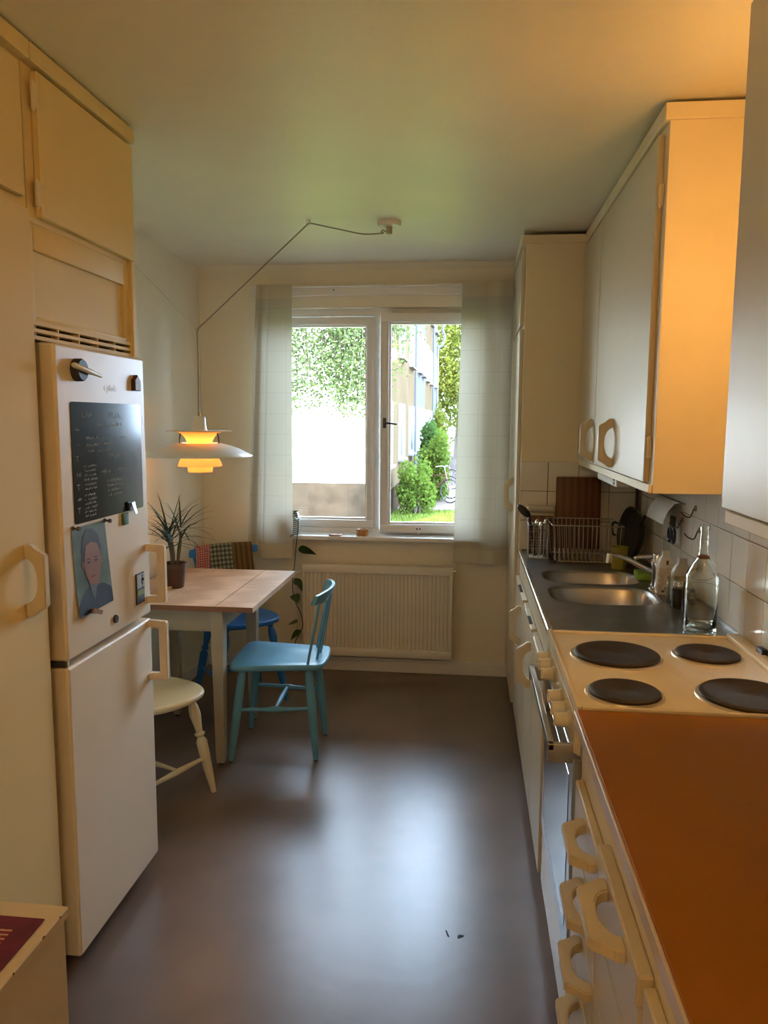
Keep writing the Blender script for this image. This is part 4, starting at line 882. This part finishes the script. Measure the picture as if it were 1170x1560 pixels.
def ribbon(p0, az, el, Ln, wd, droop, segs=9, fold=.25):
    bm = B(); p = Vector(p0); d = Vector((math.cos(az)*math.cos(el), math.sin(az)*math.cos(el), math.sin(el))); prev = None
    for i in range(segs+1):
        q = i/segs; w2 = wd*(min(1, .45+q*3)*(1-q)**.7+.02); side = d.cross(Vector((0, 0, 1)));
        if side.length < 1e-3: side = Vector((1, 0, 0))
        side.normalize(); nrm = side.cross(d).normalized()
        row = [bm.verts.new(p-side*w2+nrm*w2*fold), bm.verts.new(p), bm.verts.new(p+side*w2+nrm*w2*fold)]
        if prev:
            bm.faces.new((prev[0], prev[1], row[1], row[0])); bm.faces.new((prev[1], prev[2], row[2], row[1]))
        prev = row; p = p+d*(Ln/segs); d = (d+Vector((0, 0, -droop*(.3+q*1.5)/segs))).normalized()
    return bm
for k in range(58):
    c = crowns[k % 3]; az = rn.uniform(0, 2*PI); el = rn.choice((rn.uniform(-.15, .4), rn.uniform(.3, .9), rn.uniform(.8, 1.4)))
    if math.cos(az) < -.5 and el < .5: el += .4
    obj('leaf', ribbon(c+Vector((0, 0, rn.uniform(-.035, .03))), az, el, rn.uniform(.15, .25), rn.uniform(.0045, .0075), rn.uniform(.5, 1.5)), LF, t, ang=180)
t = thing('wooden_block', 'small pale wooden block lying beside the plant pot', 'block', (-1.425, 3.40, .745), rz=.12)
obj('block', box(B(), -.033, .033, -.009, .009, 0, .014, .002), M('pale_wood', (.55, .38, .18), .6), t, world=False)

# ------------------------------------------------------------------ pendant lamp
LX, LY = -1.292, 3.55; LZ = 1.375
t = thing('pendant_lamp', 'layered white pendant lamp hanging over the dining table', 'lamp', (LX, LY, LZ))
LW = M('lamp_white', (.80, .77, .70), .35)
OPAL = translucent('lamp_shade_opal', (.85, .70, .48), (.95, .72, .42), .55)
def shell(prof, seg=64, th=.0015):
    bm = lathe(B(), (LX, LY, LZ), prof, seg, cap=False); bmesh.ops.recalc_face_normals(bm, faces=bm.faces); bmesh.ops.solidify(bm, geom=bm.faces[:], thickness=th); return bm
obj('main_shade', shell([(.250, -.004), (.248, 0), (.225, .012), (.19, .030), (.15, .045), (.11, .055), (.085, .059)]), LW, t, ang=60)
obj('upper_shade', shell([(.056, .058), (.062, .075), (.072, .092), (.088, .106), (.105, .113), (.14, .1165), (.155, .1165)]), OPAL, t, ang=60)
obj('lower_shade', shell([(.105, -.052), (.104, -.046), (.098, -.030), (.088, -.010), (.075, .006), (.06, .015)]), OPAL, t, ang=60)
obj('bottom_shade', shell([(.057, -.080), (.060, -.060), (.062, -.046), (.052, -.042)]), OPAL, t, ang=60)
obj('bottom_diffuser', lathe(B(), (LX, LY, LZ), [(.056, -.079), (.001, -.079)], 32, cap=False), OPAL, t)
obj('lamp_cap', lathe(B(), (LX, LY, LZ), [(.042, .112), (.036, .125), (.0315, .15), (.030, .182), (.026, .186), (.002, .186)], 32), LW, t)
obj('cable_grip', lathe(B(), (LX, LY, LZ), [(.006, .186), (.006, .20), (.004, .208), (.001, .208)], 12), M('brass', (.45, .30, .12), .35, metal=.8), t)
bm = B(); lathe(bm, (LX, LY, LZ), [(.154, .1165), (.150, .1185), (.042, .1185)], 48, cap=False); obj('top_disc', bm, LW, t)
for a in (-.08, PI+.08, PI/2):
    q = Vector((math.cos(a), math.sin(a), 0)); obj('strut', tube(B(), [Vector((LX, LY, LZ+.112))+q*.090, Vector((LX, LY, LZ+.085))+q*.096, Vector((LX, LY, LZ+.055))+q*.098], .0035), BLACKP, t)
bm = B(); bmesh.ops.create_uvsphere(bm, u_segments=16, v_segments=10, radius=.026, matrix=Matrix.Translation((LX, LY, LZ+.035))); obj('bulb', bm, M('bulb_lit', (.9, .8, .6), .4, emit=(1, .56, .2), es=PENDANT*32), t, ang=180)
# cord, hooks, ceiling rose and the line that pulls the cord aside
CORD = M('cord_grey', (.30, .26, .20), .6)
RX, RY = -.388, 3.60
t = thing('ceiling_rose', 'round white ceiling rose with plug socket', 'ceiling rose', (RX, RY, 2.40))
obj('disc', lathe(B(), (RX, RY, ZC), [(.055, 0), (.055, -.014), (.050, -.022), (.03, -.024), (.001, -.024)], 36), WHITEPL, t); obj('socket', lathe(B(), (RX, RY, ZC), [(.014, -.022), (.014, -.052), (.012, -.055), (.001, -.055)], 20), M('socket_beige', (.45, .40, .30), .5), t)
JX, JZ = LX, 1.965   # bend of the cord above the lamp
t = thing('lamp_cord', 'thin grey lamp cord running from ceiling rose to pendant lamp', 'cord', (RX, RY, 2.39))
pts = catmull([(RX-.005, RY, 2.398), (RX-.028, RY, 2.412), (RX-.036, RY, 2.405), (RX-.03, RY-.004, 2.398), (RX-.12, RY-.01, 2.395), (-.60, 3.57, 2.410), (-.748, 3.545, 2.438)], 6)
pts += [Vector((-.755, 3.545, 2.434)), Vector((JX+.006, LY, JZ+.006)), Vector((JX, LY, JZ-.008))] + [Vector((LX+.002*math.sin(q*4), LY, JZ-.02+(LZ+.207-JZ+.02)*q)) for q in [k/10 for k in range(11)]]
obj('cable', tube(B(), pts, .0031, 8), CORD, t)
t = thing('ceiling_hook', 'small screw hook in the ceiling carrying the lamp cord', 'hook', (-.752, 3.545, 2.45))
obj('eye', tube(B(), [(-.752+.009*math.cos(a), 3.545, 2.436+.009*math.sin(a)) for a in [2*PI*k/14 for k in range(14)]], .0018, 6, True), WHITEPL, t); obj('screw', cyl(B(), (-.752, 3.545, 2.443), (-.752, 3.545, 2.45), .006, .010), WHITEPL, t)
t = thing('guy_line', 'thin clear line pulling the lamp cord towards the wall', 'line', (JX, LY, JZ))
WP = (XL, 3.30, 2.388); obj('line', tube(B(), [(JX, LY, JZ), WP], .0009, 5), M('nylon', (.55, .50, .42), .4), t)
obj('loop', tube(B(), [(JX+.008*math.cos(a), LY, JZ+.008*math.sin(a)) for a in [2*PI*k/12 for k in range(12)]], .0012, 5, True), M('nylon'), t); obj('wall_screw', cyl(B(), (XL, 3.30, 2.388), (XL+.012, 3.30, 2.388), .004), CHROME, t)

# ------------------------------------------------------------------ window sill things
ZS = .853
c = (-1.075, 4.52, ZS); t = thing('potted_pothos', 'trailing pothos in a black and white striped pot on sill', 'potted plant', c)
obj('pot', lathe(B(), c, [(.042, 0), (.045, .004), (.048, .09), (.044, .125), (.036, .14), (.033, .138), (.04, .11)], 28), stripes('pot_stripes', (.75, .74, .70), (.015, .015, .02), .0125, axis=2, rough=.3), t)
vine = catmull([(-1.055, 4.47, .985), (-1.03, 4.43, .99), (-1.012, 4.42, .93), (-1.025, 4.42, .80), (-1.035, 4.42, .70), (-1.05, 4.42, .56), (-1.035, 4.42, .46), (-1.0, 4.42, .38), (-.99, 4.42, .30), (-1.03, 4.42, .22), (-1.045, 4.42, .17)], 6)
obj('stem', tube(B(), vine, .003, 6), M('vine_stem', (.05, .035, .015), .6), t)
PLF = M('pothos_leaf', (.035, .075, .018), .35, var=.3, vs_=20)
def heart(p, az, el, Ln, wd, roll=0):
    bm = B(); d = Vector((math.cos(az)*math.cos(el), math.sin(az)*math.cos(el), math.sin(el))); sd_ = d.cross(Vector((0, 0, 1))).normalized(); nr = sd_.cross(d)
    sd_, nr = sd_*math.cos(roll)+nr*math.sin(roll), nr*math.cos(roll)-sd_*math.sin(roll); rows = []
    for q, w_ in ((0, .25), (.08, .75), (.22, 1), (.4, .95), (.6, .72), (.8, .38), (.93, .12), (1, .01)):
        m_ = Vector(p)+d*Ln*q-Vector((0, 0, .18*Ln*q*q)); rows.append([bm.verts.new(m_-sd_*wd*w_+nr*wd*.22*w_), bm.verts.new(m_), bm.verts.new(m_+sd_*wd*w_+nr*wd*.22*w_)])
    for a, b in zip(rows, rows[1:]): bm.faces.new((a[0], a[1], b[1], b[0])); bm.faces.new((a[1], a[2], b[2], b[1]))
    return bm
for p, az, el, Ln, wd, ro in (((-1.01, 4.41, .775), .15, -.1, .11, .036, .9), ((-1.03, 4.41, .60), -.6, -.8, .085, .036, .2), ((-1.04, 4.41, .50), -.9, -.5, .07, .03, -.3), ((-1.02, 4.41, .33), 2.9, -.2, .07, .028, .3), ((-1.0, 4.41, .28), -2.4, -.5, .08, .03, .1), ((-1.03, 4.43, .965), -1.2, .1, .06, .026, .2), ((-1.045, 4.47, .99), -.3, .5, .05, .022, .2), ((-1.03, 4.42, .87), 2.6, -.6, .06, .026, .2)):
    obj('leaf', heart(p, az, el, Ln, wd, ro), PLF, t, ang=180)
tag(obj('coaster', lathe(B(), (-.80, 4.50, ZS), [(.040, 0), (.042, .002), (.042, .007), (.039, .009), (.001, .009)], 32), M('coaster_pink', (.50, .33, .26), .6), loc=(-.80, 4.50, ZS)), 'round pinkish coaster lying on the window sill', 'coaster')
t = thing('candle_holder', 'small orange wooden candle holder on the window sill', 'candle holder', (-.64, 4.52, ZS))
obj('body', lathe(B(), (-.64, 4.52, ZS), [(.034, 0), (.036, .003), (.036, .036), (.034, .039), (.022, .039), (.021, .03), (.001, .03)], 32), wood('oiled_wood', (.50, .23, .07), (.62, .33, .12), .5, (1, 1, 8), 3, 1), t)
obj('wick', tube(B(), [(-.645, 4.515, ZS+.028), (-.63, 4.515, ZS+.041), (-.615, 4.515, ZS+.042)], .0015, 5), BLACKP, t)

# floor nicks
for y, a in ((0, 0),):
    pass
NK = M('nick_dark', (.03, .03, .03), .7)
bm = B(); prism(bm, [(-.010, 2.135, .0003), (.004, 2.142, .0003), (.010, 2.15, .0003), (-.004, 2.154, .0003), (-.010, 2.148, .0003)], (0, 0, .0006)); prism(bm, [(-.040, 2.14, .0003), (-.034, 2.14, .0003), (-.044, 2.168, .0003), (-.048, 2.168, .0003)], (0, 0, .0006))
nk = obj('floor_nick', bm, NK, [o for o in COL.objects if o.name == 'floor'][0])

# ------------------------------------------------------------------ outside
GZ = -.8
ASPH = M('asphalt', (.060, .048, .044), .9, var=.12, vs_=1.5, spec=0)
tag(obj('pavement', box(B(), -60, 60, 4.9, 110, GZ-.2, GZ), ASPH, smooth=False), 'grey-pink pavement outside the window', 'pavement', kind='structure')
GR = M('lawn_green', (.062, .080, .018), .9, var=.35, vs_=3, spec=0)
lw = tag(obj('lawn', box(B(), -16, 6, 5.2, 19.6, GZ, GZ+.03), GR, smooth=False), 'green lawn in front of the bushes', 'lawn', kind='structure')
bm = B(); rn = random.Random(21)
for k in range(9000):
    x, y = rn.uniform(-3.2, .8), rn.uniform(13, 19.6); h = rn.uniform(.03, .09); a = rn.uniform(0, PI); dx, dy = .008*math.cos(a), .008*math.sin(a); lx, ly = rn.uniform(-.03, .03), rn.uniform(-.03, .03)
    bm.faces.new([bm.verts.new(p) for p in ((x-dx, y-dy, GZ+.03), (x+dx, y+dy, GZ+.03), (x+lx, y+ly, GZ+.03+h))])
o = obj('grass_blades', bm, M('grass_blade', (.07, .10, .014), .8, var=.4, vs_=2, spec=.1), lw, smooth=False); o['kind'] = 'stuff'
tag(obj('soil_bed', box(B(), -1.9, -.2, 19.6, 27, GZ, GZ+.04, .02), M('bark_mulch', (.07, .046, .032), .95, var=.35, vs_=6)), 'brown mulch bed under the bushes', 'flower bed', kind='structure')
# apartment block
BX, BY, BE = -1.93, 16.0, 41.5
t = thing('apartment_block', 'long beige apartment block with pale gable and brown plinth', 'building', (-8, 28, GZ))
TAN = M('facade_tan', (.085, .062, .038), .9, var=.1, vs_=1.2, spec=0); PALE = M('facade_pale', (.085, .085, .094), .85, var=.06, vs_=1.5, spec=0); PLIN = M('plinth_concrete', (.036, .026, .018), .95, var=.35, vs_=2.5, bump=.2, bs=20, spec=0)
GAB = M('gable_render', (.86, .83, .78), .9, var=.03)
FR = M('far_frame_white', (.25, .25, .25), .6); FG = M('far_glass', (.10, .12, .14), .15, spec=.7)
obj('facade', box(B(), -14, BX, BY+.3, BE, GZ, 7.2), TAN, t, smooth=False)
obj('gable', box(B(), -14.02, BX, BY, BY+.3, .2, 7.2), GAB, t, smooth=False)
obj('plinth', box(B(), -14.04, BX+.02, BY-.04, BY+.32, GZ, .2), PLIN, t, smooth=False)
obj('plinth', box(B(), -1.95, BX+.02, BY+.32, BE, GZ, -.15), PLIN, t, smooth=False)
obj('roof', prism(B(), [(-14.5, BY-.4, 7.2), (BX+.45, BY-.4, 7.2), (-8, BY-.4, 8.8)], (0, BE-BY+.8, 0)), M('roof_red', (.22, .08, .05), .8), t, smooth=False)
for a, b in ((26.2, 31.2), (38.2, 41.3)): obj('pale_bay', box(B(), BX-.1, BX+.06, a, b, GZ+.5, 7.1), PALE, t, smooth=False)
WINS = [(17.1, 1.3), (20.6, 1.3), (24.0, 1.5), (27.0, 1.2), (29.2, 1.2), (33.0, 1.3), (36.0, 1.3), (39.4, 1.1)]
for y, wd in WINS:
    for fl in range(3):
        z0 = .55+2.75*fl; xo = BX+(.06 if 26 < y < 31.2 or y > 38.2 else 0)
        wn = obj('window', strip_prism(B(), [(xo, y-.08, z0-.08), (xo, y+wd+.08, z0-.08), (xo, y+wd+.08, z0+1.43), (xo, y-.08, z0+1.43)], [(xo, y, z0), (xo, y+wd, z0), (xo, y+wd, z0+1.35), (xo, y, z0+1.35)], (.06, 0, 0), closed=True), FR, t, smooth=False)
        obj('pane', box(B(), xo+.004, xo+.02, y, y+wd, z0, z0+1.35), FG, wn, smooth=False)
        obj('window_ledge', box(B(), xo, xo+.14, y-.12, y+wd+.12, z0-.13, z0-.08), M('ledge_grey', (.12, .11, .10), .7), wn, smooth=False)
bm = B(); tube(bm, catmull([(BX+.35, BE+.15, 7.1), (BX+.35, BE+.15, 6.3), (BX+.45, BE+.15, 6.0), (BX+.35, BE+.15, 5.55), (BX+.12, BE+.1, 5.35), (BX+.1, BE+.1, 5.0), (BX+.1, BE+.1, GZ)], 6), .07, 8); obj('downpipe', bm, M('pipe_dark', (.10, .10, .09), .6), t)
# foliage
def leaves(pts, size, seed, flat=.5):
    r = random.Random(seed); bm = B()
    for p in pts:
        s_ = size*r.uniform(.6, 1.25); a = Vector((r.gauss(0, 1), r.gauss(0, 1), r.gauss(0, 1)*flat)).normalized(); b = a.orthogonal().normalized(); q = r.uniform(0, 6.28); c_ = a.cross(b); b = b*math.cos(q)+c_*math.sin(q)
        p = Vector(p); bm.faces.new([bm.verts.new(p-a*s_), bm.verts.new(p+b*s_*.55), bm.verts.new(p+a*s_), bm.verts.new(p-b*s_*.55)])
    return bm
def leafmat(name, col, tr): 
    return translucent(name, col, tr, .4)
BIRCH = leafmat('birch_leaf', (.068, .092, .034), (.085, .110, .034)); BUSH = leafmat('bush_leaf', (.078, .118, .022), (.10, .15, .020)); BUSH2 = leafmat('bush_leaf_dark', (.036, .075, .022), (.06, .115, .022)); FAR = leafmat('far_leaf', (.085, .10, .02), (.115, .135, .02)); BARK = M('bark', (.10, .08, .06), .9, var=.3)
# birch with hanging twigs
t = thing('birch_tree', 'birch tree with drooping twigs in front of the pale gable', 'tree', (-4.9, 11.6, GZ))
trunk = catmull([(-4.9, 11.6, GZ), (-4.85, 11.6, 1.5), (-4.7, 11.5, 4), (-4.3, 11.4, 6.5), (-4.0, 11.3, 8)], 6)
obj('trunk', tube(B(), trunk, [.17-.11*i/(len(trunk)-1) for i in range(len(trunk))], 12), M('birch_bark', (.42, .40, .36), .8, var=.5, vs_=4), t)
rn = random.Random(9); P_ = []; bm = B()
for k in range(16):
    a = Vector((-4.7+.03*k, 11.5, 2.6+.3*k)); e = Vector((rn.uniform(-3.0, -.9), rn.uniform(9.9, 11.8), rn.uniform(3.0, 5.2))); mid = a.lerp(e, .5)+Vector((0, 0, .5)); br = catmull([a, mid, e], 7); tube(bm, br, [.035-.03*i/(len(br)-1) for i in range(len(br))], 6)
obj('branches', bm, BARK, t)
bm = B()
def droop_floor(x):   # lowest leaf height of the hanging twigs along x, from the outline
    px = 711+x*1161/11
    pts_ = ((380, 1.6), (450, 1.62), (475, 1.75), (500, 1.86), (518, 1.70), (535, 1.50), (552, 1.62), (568, 1.95), (585, 2.4), (605, 2.75), (630, 3.1), (700, 3.6))
    for (a, za), (b, zb) in zip(pts_, pts_[1:]):
        if px < b: return za+(zb-za)*max(0, (px-a)/(b-a))
    return 3.6
for k in range(1000):
    x = rn.uniform(-3.4, -.75); y = rn.uniform(10.2, 11.8); zt = rn.uniform(3.0, 4.8); zb = droop_floor(x*11/y)+abs(rn.gauss(0, .32))-.12
    if zb > zt-.2: continue
    sway = rn.uniform(-.25, .25); n = int((zt-zb)/.035); dens = .75 if x > -2.05 else .45; tw = []
    for i in range(n):
        q = i/n; p = Vector((x+sway*q*q*.8, y, zt-(zt-zb)*q)); 
        if i % 8 == 0: tw.append(p)
        if rn.random() < dens: P_.append(p+Vector((rn.gauss(0, .13), rn.gauss(0, .12), rn.gauss(0, .05))))
    if len(tw) > 2 and k % 6 == 0: tube(bm, tw, .004, 3)
tag(obj('twigs', bm, BARK, t, smooth=False), kind='stuff')
tag(obj('foliage', leaves(P_, .031, 2), BIRCH, t, smooth=False), kind='stuff')
def bush(name, label, cat, c, rx, ry, rz_, n, size, mat, seed, grp=None, stems=True):
    t = thing(name, label, cat, (c[0], c[1], GZ+.03), group=grp); r = random.Random(seed); pts_ = []
    blobs = [(Vector((r.uniform(-.55, .55)*rx, r.uniform(-.5, .5)*ry, r.uniform(-.6, .55)*rz_)), r.uniform(.38, .6)) for _ in range(14)]
    for _ in range(n):
        o, s_ = r.choice(blobs); v = Vector((r.gauss(0, 1), r.gauss(0, 1), r.gauss(0, 1))).normalized()*(r.random()**.35); q = Vector(c)+o+Vector((v.x*rx*s_, v.y*ry*s_, v.z*rz_*s_))
        if q.z > GZ+.05: pts_.append(q)
    tag(obj('foliage', leaves(pts_, size, seed+1, 1), mat, t, smooth=False), kind='stuff')
    if stems:
        bm = B()
        for _ in range(9):
            o, s_ = r.choice(blobs); tube(bm, catmull([(c[0]+r.uniform(-.1, .1), c[1]+r.uniform(-.1, .1), GZ), Vector(c)+o*.5-Vector((0, 0, rz_*.4)), Vector(c)+o], 4), [.02]*6+[.01]*3, 5)
        obj('stems', bm, BARK, t)
    return t
bush('shrub', 'low bright green shrub at the lawn edge', 'shrub', (-1.30, 18.9, -.12), .50, .6, .72, 3600, .055, BUSH, 31)
bush('shrub', 'tall green shrub beside the parked bicycles', 'shrub', (-1.0, 21.9, .32), .52, .6, 1.2, 5200, .06, BUSH, 41)
bush('shrub', 'dark green shrub against the beige facade', 'shrub', (-1.28, 24.9, .35), .48, .7, 1.15, 3600, .07, BUSH2, 51)
bush('shrub', 'small shrub growing along the facade', 'shrub', (-1.25, 30.0, .9), .45, .8, 1.7, 2400, .08, FAR, 61)
def tree(label, c, r_, h, n, size, mat, seed):
    t = bush('leafy_tree', label, 'tree', c, r_, r_, h, n, size, mat, seed, stems=False)
    tr_ = catmull([(c[0], c[1], GZ), (c[0]+.1, c[1], c[2]*.4), (c[0], c[1], c[2])], 5); obj('trunk', tube(B(), tr_, [.25-.012*i for i in range(len(tr_))], 8), BARK, t)
tree('yellow-green tree beyond the apartment block', (-.8, 47, 5.2), 2.6, 4.2, 9000, .13, FAR, 71)
tree('tall green tree right of the yellow-green tree', (4.4, 55, 6.5), 3.0, 5.2, 8000, .15, BUSH2, 81)
tree('dark green tree at the end of the path', (-.1, 58, 3.2), 2.4, 2.6, 4000, .15, BUSH2, 91)
t = thing('garage', 'low grey garage at the end of the path', 'garage', (1.6, 66, GZ))
obj('walls', box(B(), -1.2, 5, 66, 70, GZ, 1.0), M('garage_grey', (.07, .07, .075), .8), t, smooth=False); obj('roof', box(B(), -1.4, 5.2, 65.8, 70.2, 1.0, 1.15), M('garage_roof', (.08, .08, .08), .8), t, smooth=False)
# bicycles
def bicycle(loc, rz):
    t = thing('bicycle', 'parked bicycle sticking out of the tall shrub nearest the lawn', 'bicycle', loc, rz, group='bicycles parked by the shrub')
    TY = M('tyre', (.03, .03, .03), .8); FRM = M('bike_frame', (.16, .05, .06), .4); MT = M('bike_metal', (.4, .4, .4), .3, metal=.8)
    for x in (-.52, .52):
        o = obj('wheel', tube(B(), [(x+.325*math.cos(a), 0, .345+.325*math.sin(a)) for a in [2*PI*k/28 for k in range(28)]], .019, 8, True), TY, t, world=False); bm = B()
        for k in range(12): cyl(bm, (x, 0, .345), (x+.31*math.cos(k*PI/6), 0, .345+.31*math.sin(k*PI/6)), .0025, seg=4)
        obj('spokes', bm, MT, o, world=False)
    bm = B()
    for a, b in (((-.52, 0, .345), (-.08, 0, .30)), ((-.08, 0, .30), (.36, 0, .72)), ((-.08, 0, .30), (-.20, 0, .78)), ((-.20, 0, .74), (.35, 0, .80)), ((-.52, 0, .345), (-.19, 0, .70)), ((.52, 0, .345), (.33, 0, .92))): cyl(bm, a, b, .016, seg=8)
    obj('frame', bm, FRM, t, world=False); obj('saddle', turn(B(), (-.34, 0, .88), (-.06, 0, .87), [(0, .06), (.3, .07), (.6, .035), (1, .02)], 12), TY, t, world=False)
    obj('seat_post', cyl(B(), (-.20, 0, .74), (-.22, 0, .87), .012), MT, t, world=False); obj('handlebar', tube(B(), catmull([(.22, -.27, 1.02), (.30, -.15, 1.04), (.33, 0, 1.02), (.30, .15, 1.04), (.22, .27, 1.02)], 5), .012), MT, t, world=False); obj('stem', cyl(B(), (.335, 0, .88), (.32, 0, 1.03), .012), MT, t, world=False)
    return t
b0 = bicycle((-.97, 21.6, GZ+.03), -.62)
for loc, rz, lb in (((-.99, 22.8, GZ+.03), -.6, 'middle one of three bicycles parked along the shrubs'), ((-1.0, 25.9, GZ+.03), -.66, 'bicycle parked farthest along the path past the shrubs')):
    b1 = copy_tree(b0); b1.location = loc; b1.rotation_euler = (0, 0, rz); b1['label'] = lb
